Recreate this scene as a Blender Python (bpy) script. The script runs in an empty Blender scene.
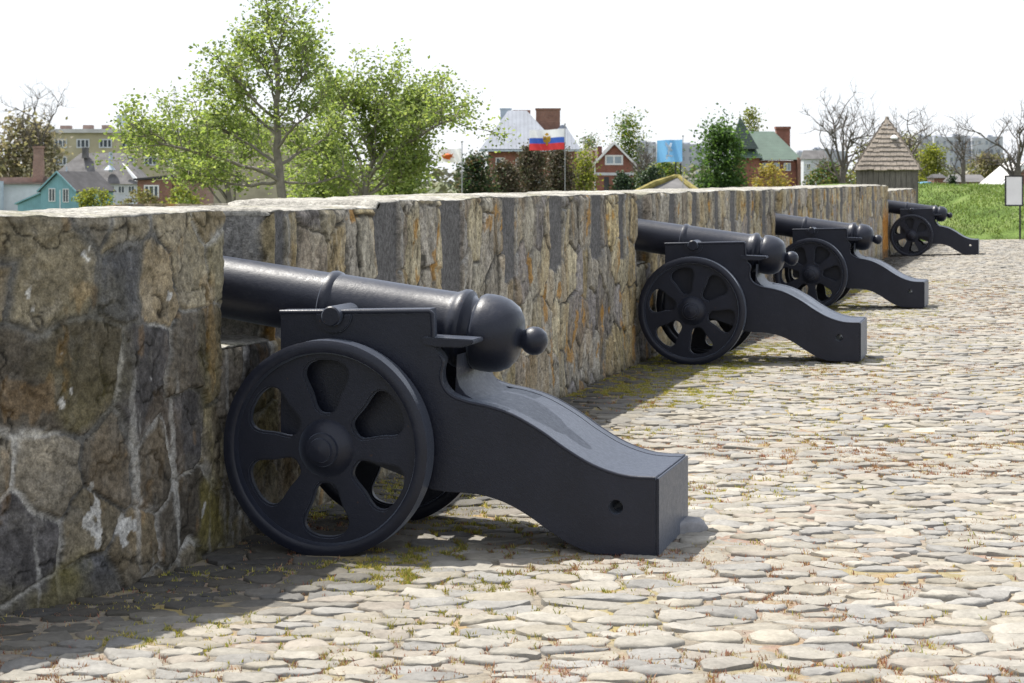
import bpy, bmesh, math, random
import numpy as np
from mathutils import Vector, Matrix

PI = math.pi
R = math.radians
F = 1900.0          # focal length in pixels of a 1024 px wide frame
EYE = 1.7
SC = bpy.context.scene
COL = SC.collection

# ------------------------------------------------------------------ helpers
def at(x, y, Z):
    return Vector(((x - 512) / F * Z, Z, EYE - (y - 179) / F * Z))

def tag(o, label=None, cat=None, group=None, kind=None):
    if label: o['label'] = label
    if cat: o['category'] = cat
    if group: o['group'] = group
    if kind: o['kind'] = kind
    return o

def empty(name, loc, rz=0.0, label=None, cat=None, group=None):
    o = bpy.data.objects.new(name, None)
    o.empty_display_size = 0.2
    COL.objects.link(o)
    o.location = loc
    o.rotation_euler = (0, 0, rz)
    return tag(o, label, cat, group)

def link_mesh(name, me, mat, parent=None):
    o = bpy.data.objects.new(name, me)
    COL.objects.link(o)
    if mat is not None:
        me.materials.append(mat)
    if parent is not None:
        o.parent = parent
    return o

def finish(me, smooth=None):
    if smooth is not None:
        me.polygons.foreach_set('use_smooth', [True] * len(me.polygons))
        if smooth < 179:
            me.set_sharp_from_angle(angle=R(smooth))
    me.update()

def set_col(me, cols):
    a = me.color_attributes.new('Col', 'FLOAT_COLOR', 'POINT')
    c = np.ones((len(me.vertices), 4), np.float32)
    c[:, :3] = cols
    a.data.foreach_set('color', c.ravel())

def np_mesh(name, V, Fc, mat, parent=None, cols=None, smooth=179):
    me = bpy.data.meshes.new(name)
    V = np.asarray(V, np.float32)
    if isinstance(Fc, np.ndarray):
        k = Fc.shape[1]
        me.vertices.add(len(V)); me.vertices.foreach_set('co', V.ravel())
        me.loops.add(Fc.size); me.loops.foreach_set('vertex_index', Fc.ravel().astype(np.int32))
        me.polygons.add(len(Fc))
        me.polygons.foreach_set('loop_start', np.arange(0, Fc.size, k, dtype=np.int32))
        me.polygons.foreach_set('loop_total', np.full(len(Fc), k, np.int32))
        me.update(calc_edges=True)
    else:
        me.from_pydata([tuple(map(float, v)) for v in V], [], Fc)
    if cols is not None:
        set_col(me, cols)
    finish(me, smooth)
    return link_mesh(name, me, mat, parent)

class MB:
    """collects plain solids, builds ONE mesh"""
    def __init__(s): s.v = []; s.f = []
    def add(s, v, f):
        b = len(s.v)
        s.v += [tuple(p) for p in v]
        s.f += [tuple(i + b for i in q) for q in f]
        return s
    def box(s, x0, x1, y0, y1, z0, z1):
        return s.add([(x0,y0,z0),(x1,y0,z0),(x1,y1,z0),(x0,y1,z0),(x0,y0,z1),(x1,y0,z1),(x1,y1,z1),(x0,y1,z1)],
                     [(0,3,2,1),(4,5,6,7),(0,1,5,4),(1,2,6,5),(2,3,7,6),(3,0,4,7)])
    def prism(s, prof, y0, y1):
        """profile in xz, extruded along y"""
        n = len(prof)
        v = [(x, y0, z) for x, z in prof] + [(x, y1, z) for x, z in prof]
        f = [tuple(range(n)), tuple(range(2*n-1, n-1, -1))]
        f += [((i+1) % n, i, i+n, (i+1) % n + n) for i in range(n)]
        return s.add(v, f)
    def poly(s, pts, t=0.0):
        """a sheet with thickness t (downwards in z)"""
        n = len(pts)
        v = [tuple(p) for p in pts] + [(p[0], p[1], p[2] - t) for p in pts]
        f = [tuple(range(n)), tuple(range(2*n-1, n-1, -1))]
        f += [((i+1) % n, i, i+n, (i+1) % n + n) for i in range(n)]
        return s.add(v, f)
    def tube(s, pts, rad, n=8, cap=True):
        pts = [Vector(p) for p in pts]
        if not hasattr(rad, '__len__'): rad = [rad] * len(pts)
        b = len(s.v); up = Vector((0.13, 0.21, 0.97))
        for i, p in enumerate(pts):
            d = (pts[min(i+1, len(pts)-1)] - pts[max(i-1, 0)]).normalized()
            a = d.cross(up)
            if a.length < 1e-3: a = d.cross(Vector((1, 0, 0)))
            a.normalize(); c = d.cross(a)
            for k in range(n):
                q = p + (a * math.cos(2*PI*k/n) + c * math.sin(2*PI*k/n)) * rad[i]
                s.v.append(tuple(q))
        for i in range(len(pts)-1):
            for k in range(n):
                s.f.append((b+i*n+k, b+i*n+(k+1) % n, b+(i+1)*n+(k+1) % n, b+(i+1)*n+k))
        if cap:
            s.f.append(tuple(b+k for k in range(n-1, -1, -1)))
            s.f.append(tuple(b+(len(pts)-1)*n+k for k in range(n)))
        return s
    def lathe(s, prof, n=48, origin=(0,0,0), axis='y', m=None):
        """profile [(dist along axis, radius)]"""
        b = len(s.v)
        for d, r in prof:
            for k in range(n):
                a = 2*PI*k/n
                if axis == 'y': p = Vector((r*math.cos(a), d, r*math.sin(a)))
                elif axis == 'x': p = Vector((d, r*math.cos(a), r*math.sin(a)))
                else: p = Vector((r*math.cos(a), r*math.sin(a), d))
                if m is not None: p = m @ p
                s.v.append(tuple(p + Vector(origin)))
        for i in range(len(prof)-1):
            for k in range(n):
                s.f.append((b+i*n+k, b+i*n+(k+1) % n, b+(i+1)*n+(k+1) % n, b+(i+1)*n+k))
        return s
    def build(s, name, mat, parent=None, smooth=None, bevel=0.0):
        me = bpy.data.meshes.new(name)
        me.from_pydata(s.v, [], s.f)
        bm = bmesh.new(); bm.from_mesh(me)
        bmesh.ops.recalc_face_normals(bm, faces=bm.faces)
        if bevel:
            es = [e for e in bm.edges if e.is_manifold and e.calc_face_angle(0) > R(30)]
            bmesh.ops.bevel(bm, geom=es, offset=bevel, segments=2, affect='EDGES', clamp_overlap=True)
        bm.to_mesh(me); bm.free()
        finish(me, smooth)
        return link_mesh(name, me, mat, parent)

# ---------------------------------------------------------------- numpy noise
def h2(i, j, seed=0):
    i = i.astype(np.int64); j = j.astype(np.int64)
    n = (i * 374761393 + j * 668265263 + seed * 982451653) & 0xffffffff
    n = ((n ^ (n >> 13)) * 1274126177) & 0xffffffff
    n = ((n ^ (n >> 16)) * 2246822519) & 0xffffffff
    return ((n ^ (n >> 15)) & 0xffffff) / float(0xffffff)

def vn(x, y, seed=0):
    xi = np.floor(x); yi = np.floor(y)
    u = x - xi; v = y - yi
    u = u*u*(3-2*u); v = v*v*(3-2*v)
    a = h2(xi, yi, seed); b = h2(xi+1, yi, seed); c = h2(xi, yi+1, seed); d = h2(xi+1, yi+1, seed)
    return a*(1-u)*(1-v) + b*u*(1-v) + c*(1-u)*v + d*u*v

def fbm(x, y, seed=0, o=4):
    t = 0; a = 0.5; s = 0
    for k in range(o):
        t = t + a * vn(x * 2**k + 17.3*k, y * 2**k + 9.1*k, seed + k); s += a; a *= 0.5
    return t / s

def sm(a, b, x):
    t = np.clip((x - a) / (b - a), 0, 1)
    return t*t*(3-2*t)

# ------------------------------------------------------------------ materials
def nodes(name):
    m = bpy.data.materials.new(name); m.use_nodes = True
    nt = m.node_tree
    return m, nt, nt.nodes['Principled BSDF']

def N(nt, typ, **kw):
    n = nt.nodes.new(typ)
    for k, v in kw.items():
        if k.startswith('i_'):
            key = k[2:]
            n.inputs[int(key) if key.isdigit() else key.replace('_', ' ')].default_value = v
        else:
            setattr(n, k, v)
    return n

def mix_col(nt, fac, a, b, blend='MIX'):
    n = nt.nodes.new('ShaderNodeMix'); n.data_type = 'RGBA'; n.blend_type = blend
    for sock, val in ((0, fac), (6, a), (7, b)):
        if isinstance(val, bpy.types.NodeSocket): nt.links.new(val, n.inputs[sock])
        elif sock == 0: n.inputs[0].default_value = val
        else: n.inputs[sock].default_value = (*val, 1) if len(val) == 3 else val
    return n.outputs[2]

def noise(nt, scale, detail=4, rough=0.55, coord='Object', stretch=None):
    tc = nt.nodes.new('ShaderNodeTexCoord')
    out = tc.outputs[coord]
    if stretch:
        mp = nt.nodes.new('ShaderNodeMapping'); mp.inputs['Scale'].default_value = stretch
        nt.links.new(out, mp.inputs[0]); out = mp.outputs[0]
    n = N(nt, 'ShaderNodeTexNoise'); n.inputs['Scale'].default_value = scale
    n.inputs['Detail'].default_value = detail; n.inputs['Roughness'].default_value = rough
    nt.links.new(out, n.inputs['Vector'])
    return n.outputs['Fac']

def ramp(nt, fac, stops):
    r = nt.nodes.new('ShaderNodeValToRGB'); e = r.color_ramp.elements
    while len(e) < len(stops): e.new(0.5)
    for el, (p, c) in zip(e, stops):
        el.position = p; el.color = (*c, 1) if hasattr(c, '__len__') else (c, c, c, 1)
    nt.links.new(fac, r.inputs[0])
    return r.outputs[0]

def bump(nt, b, height, strength=0.3, dist=0.01):
    n = N(nt, 'ShaderNodeBump'); n.inputs['Strength'].default_value = strength
    n.inputs['Distance'].default_value = dist
    nt.links.new(height, n.inputs['Height']); nt.links.new(n.outputs[0], b.inputs['Normal'])

def plain(name, c, rough=0.7, var=0.25, scale=3.0, metal=0.0, bstr=0.15, stretch=None, spec=None):
    m, nt, b = nodes(name)
    f = noise(nt, scale, 6, 0.6, stretch=stretch)
    lo = tuple(x * (1 - var) for x in c); hi = tuple(min(1, x * (1 + var)) for x in c)
    nt.links.new(ramp(nt, f, [(0.3, lo), (0.7, hi)]), b.inputs['Base Color'])
    b.inputs['Roughness'].default_value = rough; b.inputs['Metallic'].default_value = metal
    if spec is not None: b.inputs['Specular IOR Level'].default_value = spec
    if bstr: bump(nt, b, noise(nt, scale*6, 4, stretch=stretch), bstr, 0.02)
    return m

def attr_stone(name, fine=60.0, mid=14.0, rough=0.9, bstr=0.5, bdist=0.006, var=0.3, spec=0.25):
    """per-stone base colour from the mesh, with grain, blotches and bump on top"""
    m, nt, b = nodes(name)
    at_ = N(nt, 'ShaderNodeVertexColor', layer_name='Col')
    f1 = noise(nt, fine, 5, 0.65); f2 = noise(nt, mid, 6, 0.62)
    c = mix_col(nt, 1.0, at_.outputs[0], ramp(nt, f2, [(0.3, 1 - var), (0.72, 1 + var)]), 'MULTIPLY')
    c = mix_col(nt, 1.0, c, ramp(nt, f1, [(0.3, 1 - var*0.8), (0.7, 1 + var*0.6)]), 'MULTIPLY')
    nt.links.new(c, b.inputs['Base Color'])
    b.inputs['Roughness'].default_value = rough
    b.inputs['Specular IOR Level'].default_value = spec
    ad = N(nt, 'ShaderNodeMath', operation='ADD')
    nt.links.new(f1, ad.inputs[0]); nt.links.new(f2, ad.inputs[1])
    bump(nt, b, ad.outputs[0], bstr, bdist)
    return m

def leafmat(name, trans=0.35, tint=(1.5, 1.5, 0.9)):
    m, nt, b = nodes(name)
    at_ = N(nt, 'ShaderNodeVertexColor', layer_name='Col')
    nt.links.new(at_.outputs[0], b.inputs['Base Color'])
    b.inputs['Roughness'].default_value = 0.55
    b.inputs['Specular IOR Level'].default_value = 0.3
    if trans:
        t = N(nt, 'ShaderNodeBsdfTranslucent')
        g = mix_col(nt, 1.0, at_.outputs[0], tint, 'MULTIPLY')
        nt.links.new(g, t.inputs[0])
        mx = N(nt, 'ShaderNodeMixShader'); mx.inputs[0].default_value = trans
        out = nt.nodes['Material Output']
        nt.links.new(b.outputs[0], mx.inputs[1]); nt.links.new(t.outputs[0], mx.inputs[2])
        nt.links.new(mx.outputs[0], out.inputs[0])
    return m

def brick(name, c1, c2, mortar, scale):
    m, nt, b = nodes(name)
    tc = N(nt, 'ShaderNodeTexCoord')
    mp = N(nt, 'ShaderNodeMapping'); mp.inputs['Rotation'].default_value = (R(90), 0, 0)
    nt.links.new(tc.outputs['Object'], mp.inputs[0])
    t = N(nt, 'ShaderNodeTexBrick'); t.inputs['Scale'].default_value = scale
    t.inputs['Color1'].default_value = (*c1, 1); t.inputs['Color2'].default_value = (*c2, 1)
    t.inputs['Mortar'].default_value = (*mortar, 1); t.inputs['Mortar Size'].default_value = 0.015
    nt.links.new(mp.outputs[0], t.inputs[0])
    c = mix_col(nt, 1.0, t.outputs[0], ramp(nt, noise(nt, 0.8, 5), [(0.3, 0.75), (0.7, 1.2)]), 'MULTIPLY')
    nt.links.new(c, b.inputs['Base Color']); b.inputs['Roughness'].default_value = 0.9
    return m

def ribbed(name, c, axis='X', per=0.5, rough=0.5, metal=0.0, var=0.15):
    """sheet roof with raised seams / courses"""
    m, nt, b = nodes(name)
    tc = N(nt, 'ShaderNodeTexCoord')
    w = N(nt, 'ShaderNodeTexWave', bands_direction=axis, wave_profile='SAW')
    w.inputs['Scale'].default_value = 2*PI/per/20*1.0
    w.inputs['Distortion'].default_value = 0.4
    nt.links.new(tc.outputs['Object'], w.inputs[0])
    s = ramp(nt, w.outputs[1], [(0.0, 0.72), (0.12, 1.0), (0.9, 1.06), (1.0, 0.8)])
    f = ramp(nt, noise(nt, 0.7, 6), [(0.3, tuple(x*(1-var) for x in c)), (0.7, tuple(min(1, x*(1+var)) for x in c))])
    nt.links.new(mix_col(nt, 1.0, f, s, 'MULTIPLY'), b.inputs['Base Color'])
    b.inputs['Roughness'].default_value = rough; b.inputs['Metallic'].default_value = metal
    bump(nt, b, w.outputs[1], 0.4, 0.03)
    return m

M = {}
def cannon_paint():
    m, nt, b = nodes('black_cannon_paint')
    n1 = noise(nt, 5, 6, 0.6); n2 = noise(nt, 42, 5, 0.65); n3 = noise(nt, 150, 3, 0.6)
    c = ramp(nt, n1, [(0.3, (0.0060, 0.0075, 0.0155)), (0.7, (0.0105, 0.0125, 0.0235))])
    # dust film and small rust pits
    dust = ramp(nt, n2, [(0.56, 0.0), (0.8, 0.16)])
    c = mix_col(nt, dust, c, (0.07, 0.07, 0.075))
    pit = ramp(nt, noise(nt, 30, 2, 0.5), [(0.73, 0.0), (0.77, 0.6)])
    c = mix_col(nt, pit, c, (0.05, 0.028, 0.018))
    nt.links.new(c, b.inputs['Base Color'])
    nt.links.new(ramp(nt, n2, [(0.3, 0.33), (0.7, 0.50)]), b.inputs['Roughness'])
    b.inputs['Specular IOR Level'].default_value = 0.36
    b.inputs['Sheen Weight'].default_value = 0.24; b.inputs['Sheen Roughness'].default_value = 0.42
    b.inputs['Sheen Tint'].default_value = (.72, .82, 1, 1)      # the dusty bloom on old paint
    ad = N(nt, 'ShaderNodeMath', operation='ADD')
    nt.links.new(n2, ad.inputs[0]); nt.links.new(n3, ad.inputs[1])
    bump(nt, b, ad.outputs[0], 0.17, 0.006)
    return m

M['paint'] = cannon_paint()
M['wall'] = attr_stone('rubble_stone', 110, 34, 0.92, 0.9, 0.006, 0.52)
M['cobble'] = attr_stone('cobble_stone', 55, 11, 0.85, 0.5, 0.005, 0.2, 0.3)
M['leaf'] = leafmat('spring_leaf', 0.5)
M['needle'] = leafmat('dark_needle', 0.1)
M['grass'] = leafmat('grass_blade', 0.3)
M['bark'] = plain('grey_bark', (0.20, 0.18, 0.155), 0.95, 0.4, 8, bstr=0.5)
M['dark_bark'] = plain('dark_bark', (0.12, 0.105, 0.092), 0.95, 0.4, 8, bstr=0.5)
M['metal_roof'] = ribbed('seamed_zinc_roof', (0.19, 0.21, 0.25), 'X', 0.55, 0.6, 0.0)
M['green_roof'] = ribbed('green_metal_roof', (0.085, 0.13, 0.10), 'Z', 0.4, 0.5)
M['dark_green_roof'] = ribbed('dark_green_tower_roof', (0.026, 0.046, 0.036), 'Z', 0.4, 0.5)
M['grey_roof'] = plain('slate_sheet_roof', (0.125, 0.12, 0.12), 0.9, 0.35, 0.9)
M['dark_roof'] = plain('dark_slate_roof', (0.052, 0.05, 0.053), 0.9, 0.35, 0.9)
M['brown_roof'] = plain('rusty_brown_roof', (0.23, 0.17, 0.145), 0.9, 0.3, 0.8)
M['white'] = plain('white_paint', (0.74, 0.74, 0.74), 0.6, 0.08, 2)
M['whitewash'] = plain('weathered_whitewash', (0.55, 0.57, 0.60), 0.8, 0.15, 0.6)
M['blue_board'] = ribbed('turquoise_boards', (0.18, 0.36, 0.40), 'X', 0.3, 0.75)
M['yellow_wall'] = plain('yellow_plaster', (0.40, 0.36, 0.25), 0.9, 0.2, 0.35)
M['pale_roof'] = plain('pale_sheet_roof', (0.50, 0.49, 0.48), 0.8, 0.2, 0.5)
M['red_brick'] = brick('red_brick', (0.25, 0.095, 0.065), (0.20, 0.072, 0.05), (0.26, 0.17, 0.14), 1.6)
M['brown_brick'] = brick('brown_brick', (0.26, 0.125, 0.085), (0.19, 0.09, 0.065), (0.26, 0.21, 0.18), 1.6)
M['pink_brick'] = brick('pinkish_brick', (0.30, 0.18, 0.14), (0.24, 0.14, 0.11), (0.3, 0.26, 0.23), 1.6)
M['glass'] = plain('window_glass', (0.06, 0.075, 0.09), 0.12, 0.3, 0.5, bstr=0)
M['pale_glass'] = plain('curtained_glass', (0.30, 0.36, 0.42), 0.2, 0.25, 0.6, bstr=0)
def panel_mat():
    m, nt, b = nodes('panel_concrete')
    tc = N(nt, 'ShaderNodeTexCoord'); mp = N(nt, 'ShaderNodeMapping'); mp.inputs['Rotation'].default_value = (R(90), 0, 0)
    nt.links.new(tc.outputs['Object'], mp.inputs[0])
    t = N(nt, 'ShaderNodeTexBrick'); t.offset = 0.0; t.inputs['Scale'].default_value = .36
    t.inputs['Brick Width'].default_value = .85; t.inputs['Row Height'].default_value = 1.0; t.inputs['Mortar Size'].default_value = .27; t.inputs['Mortar Smooth'].default_value = 0
    t.inputs['Color1'].default_value = (.20, .22, .26, 1); t.inputs['Color2'].default_value = (.30, .33, .38, 1)
    c2 = ramp(nt, noise(nt, .10, 4), [(.3, (.40, .42, .46)), (.7, (.54, .55, .58))])
    nt.links.new(c2, t.inputs['Mortar']); nt.links.new(mp.outputs[0], t.inputs[0])
    nt.links.new(t.outputs[0], b.inputs['Base Color']); b.inputs['Roughness'].default_value = .9
    return m
M['concrete'] = panel_mat()
M['zinc'] = plain('galvanised_sheet', (0.40, 0.46, 0.52), 0.45, 0.15, 1.5)
M['iron'] = plain('dark_iron', (0.014, 0.014, 0.016), 0.5, 0.3, 8)
M['steel'] = plain('grey_steel_pole', (0.33, 0.33, 0.34), 0.5, 0.2, 4)
M['old_wood'] = None
M['tent'] = plain('blue_tarpaulin', (0.06, 0.20, 0.34), 0.6, 0.2, 2)
M['moss_roof'] = plain('mossy_thatch', (0.21, 0.175, 0.05), 0.95, 0.55, 2.2, bstr=0.6)
M['canvas'] = leafmat('flag_cloth', 0.4, (1, 1, 1))

# ------------------------------------------------------------- setting: layout
TH = R(15.9)                       # the parapet runs away to the right
WD = Vector((math.sin(TH), math.cos(TH), 0)); WP = Vector((-math.cos(TH), math.sin(TH), 0))
W0 = Vector((-1.35, 8.85, 0))
def wp(t, p=0.0, z=0.0):
    q = W0 + WD * t + WP * p
    return Vector((q.x, q.y, z))
def tp_of(x, y):
    dx = x - W0.x; dy = y - W0.y
    return dx*WD.x + dy*WD.y, dx*WP.x + dy*WP.y
def gz(x, y):
    """height of the pavement: falls slightly towards the foot of the wall"""
    t, p = tp_of(x, y)
    d = np.clip(-p, 0.0, 2.2)
    return -0.095*sm(10.0, 17.5, t) + 0.03 * (d - 0.55) + 0.012 * (fbm(np.asarray(x, float)*0.35, np.asarray(y, float)*0.35, 5, 2) - 0.5)

# inner face of the near merlon bends towards the camera's left
near_path = [Vector((-1.35, 8.85)), Vector((-1.50, 8.37)), Vector((-1.66, 7.95)), Vector((-1.84, 7.70)), Vector((-2.05, 7.46)),
             Vector((-2.45, 7.05)), Vector((-3.0, 6.55)), Vector((-3.8, 5.9)), Vector((-4.8, 5.2)), Vector((-6.5, 4.2))]

def build_ground():
    ts = np.concatenate([-np.geomspace(3000, 14, 26), np.linspace(-12, 80, 70), np.geomspace(84, 4000, 34)])
    ps = np.concatenate([-np.geomspace(3000, 34, 22), np.linspace(-30, 0.2, 24), np.linspace(0.5, 8, 16), np.geomspace(9, 3000, 34)])
    T, P = np.meshgrid(ts, ps)
    X = W0.x + WD.x*T + WP.x*P; Y = W0.y + WD.y*T + WP.y*P
    inside = -0.22 + 0*T
    out = -0.1 - 4.0*sm(0.7, 6.0, P) + 0.5*(fbm(X*0.03, Y*0.03, 3, 3)-0.5)
    far = sm(62, 110, T)
    z = np.where(P < 0.65, inside, out)
    z = z*(1-far) + (-4.0 + 0.6*(fbm(X*0.02, Y*0.02, 8, 3)-0.5))*far
    n, m = len(ps), len(ts)
    V = np.stack([X, Y, z], -1).reshape(-1, 3)
    i = np.arange(n-1)[:, None]*m + np.arange(m-1)[None, :]
    Fq = np.stack([i, i+1, i+m+1, i+m], -1).reshape(-1, 4)[:, ::-1]
    mt, nt, b = nodes('rough_grass_ground')
    f = noise(nt, 0.35, 8, 0.65)
    nt.links.new(ramp(nt, f, [(0.3, (0.05, 0.07, 0.02)), (0.55, (0.09, 0.10, 0.035)), (0.75, (0.13, 0.10, 0.06))]), b.inputs['Base Color'])
    b.inputs['Roughness'].default_value = 1.0
    tag(np_mesh('ground', V, Fq.copy(), mt), kind='structure')
build_ground()

# --------------------------------------------------------------- the paving
def clip_poly(poly, mx, my, nx, ny):
    out = []; n = len(poly)
    for i in range(n):
        a = poly[i]; b = poly[(i+1) % n]
        da = (a[0]-mx)*nx + (a[1]-my)*ny; db = (b[0]-mx)*nx + (b[1]-my)*ny
        if da <= 0: out.append(a)
        if (da < 0) != (db < 0):
            t = da/(da-db); out.append((a[0]+(b[0]-a[0])*t, a[1]+(b[1]-a[1])*t))
    return out

def wall_front_x(y):
    if y >= 8.85: return W0.x + (y-8.85)*math.tan(TH)
    for a, b in zip(near_path, near_path[1:]):
        if b.y <= y <= a.y:
            return b.x + (a.x-b.x)*(y-b.y)/(a.y-b.y)
    return -6.5

PAL = [(0.29,0.278,0.258), (0.275,0.263,0.247), (0.315,0.295,0.262), (0.262,0.258,0.256), (0.295,0.27,0.245), (0.235,0.232,0.232), (0.325,0.31,0.287), (0.285,0.265,0.232)]
def build_paving():
    rng = random.Random(11)
    cw, ch = 0.188, 0.104
    y0, y1 = 4.6, 54.6
    nr = int((y1-y0)/ch)
    seeds = {}
    for r in range(nr):
        y = y0 + r*ch
        xl = wall_front_x(y) - 0.5; xr = 0.272*y + 3.2
        c0 = int(xl/cw) - 1; c1 = int(xr/cw) + 1
        for c in range(c0, c1):
            big = 1.0
            if rng.random() < .15: continue
            seeds[(r, c)] = ((c + 0.5*(r % 2) + rng.uniform(-.30, .30))*cw, y + rng.uniform(-.20, .20)*ch)
    V = []; Fc = []; C = []
    for (r, c), (sx, sy) in seeds.items():
        if sx < wall_front_x(sy) + 0.03: continue
        poly = [(sx-.3, sy-.3), (sx+.3, sy-.3), (sx+.3, sy+.3), (sx-.3, sy+.3)]
        for dr in (-3, -2, -1, 0, 1, 2, 3):
            for dc in (-2, -1, 0, 1, 2):
                q = seeds.get((r+dr, c+dc))
                if q is None or (dr == 0 and dc == 0): continue
                nx, ny = q[0]-sx, (q[1]-sy)*3.0
                poly = clip_poly(poly, (q[0]+sx)/2, (q[1]+sy)/2, nx, ny)
        if len(poly) < 3: continue
        cx = sum(p[0] for p in poly)/len(poly); cy = sum(p[1] for p in poly)/len(poly)
        # resample the outline to a rounded loop
        K = 14 if sy < 14 else (10 if sy < 24 else 8)
        L = [0.0]
        for i in range(len(poly)):
            a, b = poly[i], poly[(i+1) % len(poly)]
            L.append(L[-1] + math.hypot(b[0]-a[0], b[1]-a[1]))
        loop = []
        for k in range(K):
            s = L[-1]*k/K
            for i in range(len(poly)):
                if L[i+1] >= s:
                    u = (s-L[i])/max(1e-9, L[i+1]-L[i]); a, b = poly[i], poly[(i+1) % len(poly)]
                    loop.append((a[0]+(b[0]-a[0])*u, a[1]+(b[1]-a[1])*u)); break
        loop = [tuple((loop[k-1][j]*.10 + loop[k][j]*.80 + loop[(k+1) % K][j]*.10) for j in (0, 1)) for k in range(K)]
        area = math.sqrt(max(1e-4, sum(loop[k-1][0]*loop[k][1]-loop[k][0]*loop[k-1][1] for k in range(K))/2))
        gap = rng.uniform(0.0015, 0.0075)
        e = max(0.6, 1 - gap/(area*0.42))
        g = float(gz(cx, cy))
        hgt = rng.gauss(0.0, 0.0042); tx = rng.gauss(0, .026); ty = rng.gauss(0.012, .038)
        dome = rng.uniform(0.0, 0.005)
        base = PAL[min(len(PAL)-1, int(rng.random()**1.1*len(PAL)))]
        k_ = rng.uniform(.84, 1.1)
        dw = sx - wall_front_x(sy)          # wall's shade, along with dirt, painted into the stones at its foot
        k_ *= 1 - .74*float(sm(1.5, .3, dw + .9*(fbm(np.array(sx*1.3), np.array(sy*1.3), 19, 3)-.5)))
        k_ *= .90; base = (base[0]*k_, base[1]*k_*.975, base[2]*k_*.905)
        b0 = len(V)
        ex = [rng.uniform(.90, 1.03) for _ in range(K)]
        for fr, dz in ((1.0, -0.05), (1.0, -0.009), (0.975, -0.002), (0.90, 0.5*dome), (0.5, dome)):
            for k in range(K):
                s = e*ex[k]*fr
                px = cx + (loop[k][0]-cx)*s; py = cy + (loop[k][1]-cy)*s
                jz = rng.gauss(0, .0026) if fr < 1 else 0
                V.append((px, py, g + hgt + dz + (px-cx)*tx + (py-cy)*ty + jz))
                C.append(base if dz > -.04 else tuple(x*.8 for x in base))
        V.append((cx, cy, g + hgt + dome*1.05)); C.append(base)
        for ring in range(4):
            for k in range(K):
                a = b0+ring*K+k; b = b0+ring*K+(k+1) % K
                Fc.append((a, b, b+K, a+K))
        for k in range(K):
            Fc.append((b0+4*K+k, b0+4*K+(k+1) % K, b0+5*K))
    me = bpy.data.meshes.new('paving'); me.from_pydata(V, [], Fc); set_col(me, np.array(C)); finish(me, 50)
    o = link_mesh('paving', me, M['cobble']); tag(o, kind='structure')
    # the bed of sand, moss and dry earth the stones sit in
    ys = np.linspace(3.5, 55.2, 520); us = np.linspace(0, 1, 160)
    Y, U = np.meshgrid(ys, us, indexing='ij')
    XL = np.array([wall_front_x(float(y)) for y in ys])[:, None] - 0.15
    XR = (0.272*ys + 3.4)[:, None]
    X = XL + (XR-XL)*U
    Z = gz(X, Y) - 0.0075 + 0.014*(fbm(X*5, Y*5, 21, 3)-0.5)
    V = np.stack([X, Y, Z], -1).reshape(-1, 3); m = len(us)
    i = np.arange(len(ys)-1)[:, None]*m + np.arange(m-1)[None, :]
    Fq = np.stack([i, i+1, i+m+1, i+m], -1).reshape(-1, 4)
    mt, nt, b = nodes('sandy_joint_bed')
    n1 = noise(nt, 2.2, 6, 0.65); n2 = noise(nt, 30, 5, 0.65); n3 = noise(nt, 1.1, 5, .6, stretch=(1, 1, 3))
    c = ramp(nt, n2, [(0.3, (0.13, 0.112, 0.09)), (0.55, (0.22, 0.19, 0.145)), (0.75, (0.31, 0.27, 0.21))])
    c = mix_col(nt, ramp(nt, n1, [(0.5, 0.0), (0.66, 0.6)]), c, (0.29, 0.145, 0.11))
    c = mix_col(nt, ramp(nt, n3, [(0.50, 0.0), (0.64, 0.7)]), c, (0.27, 0.22, 0.06))
    nt.links.new(c, b.inputs['Base Color']); b.inputs['Roughness'].default_value = 1.0
    bump(nt, b, n2, 0.7, 0.02)
    tag(np_mesh('joint_bed', V, Fq, mt), kind='structure')
    return seeds
SEEDS = build_paving()

def blades(name, pts, hmin, hmax, width, pal, seed, mat, parent=None):
    rng = np.random.default_rng(seed)
    P = np.asarray(pts, float); n = len(P)
    h = rng.uniform(hmin, hmax, n); a = rng.uniform(0, 2*PI, n); w = width*rng.uniform(.6, 1.3, n)
    lean = rng.normal(0, .45, (n, 2))*h[:, None]
    ca, sa = np.cos(a)*w/2, np.sin(a)*w/2
    b1 = P + np.stack([ca, sa, 0*a], -1); b2 = P - np.stack([ca, sa, 0*a], -1)
    mid = P + np.stack([lean[:, 0]*.4, lean[:, 1]*.4, h*.6], -1)
    m1 = mid + np.stack([ca, sa, 0*a], -1)*.7; m2 = mid - np.stack([ca, sa, 0*a], -1)*.7
    tip = P + np.stack([lean[:, 0], lean[:, 1], h], -1)
    V = np.stack([b1, b2, m1, m2, tip], 1).reshape(-1, 3)
    k = np.arange(n)[:, None]*5
    Fq = np.concatenate([np.concatenate([k+0, k+1, k+3], 1), np.concatenate([k+0, k+3, k+2], 1), np.concatenate([k+2, k+3, k+4], 1)])
    pal = np.array(pal); c = pal[rng.integers(0, len(pal), n)]*rng.uniform(.75, 1.2, (n, 1))
    c = c*(.62 + .8*fbm(P[:, 0]*.6, P[:, 1]*.4, seed+9, 4))[:, None]
    return np_mesh(name, V, Fq, mat, parent, np.repeat(c, 5, 0), 179)

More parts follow.
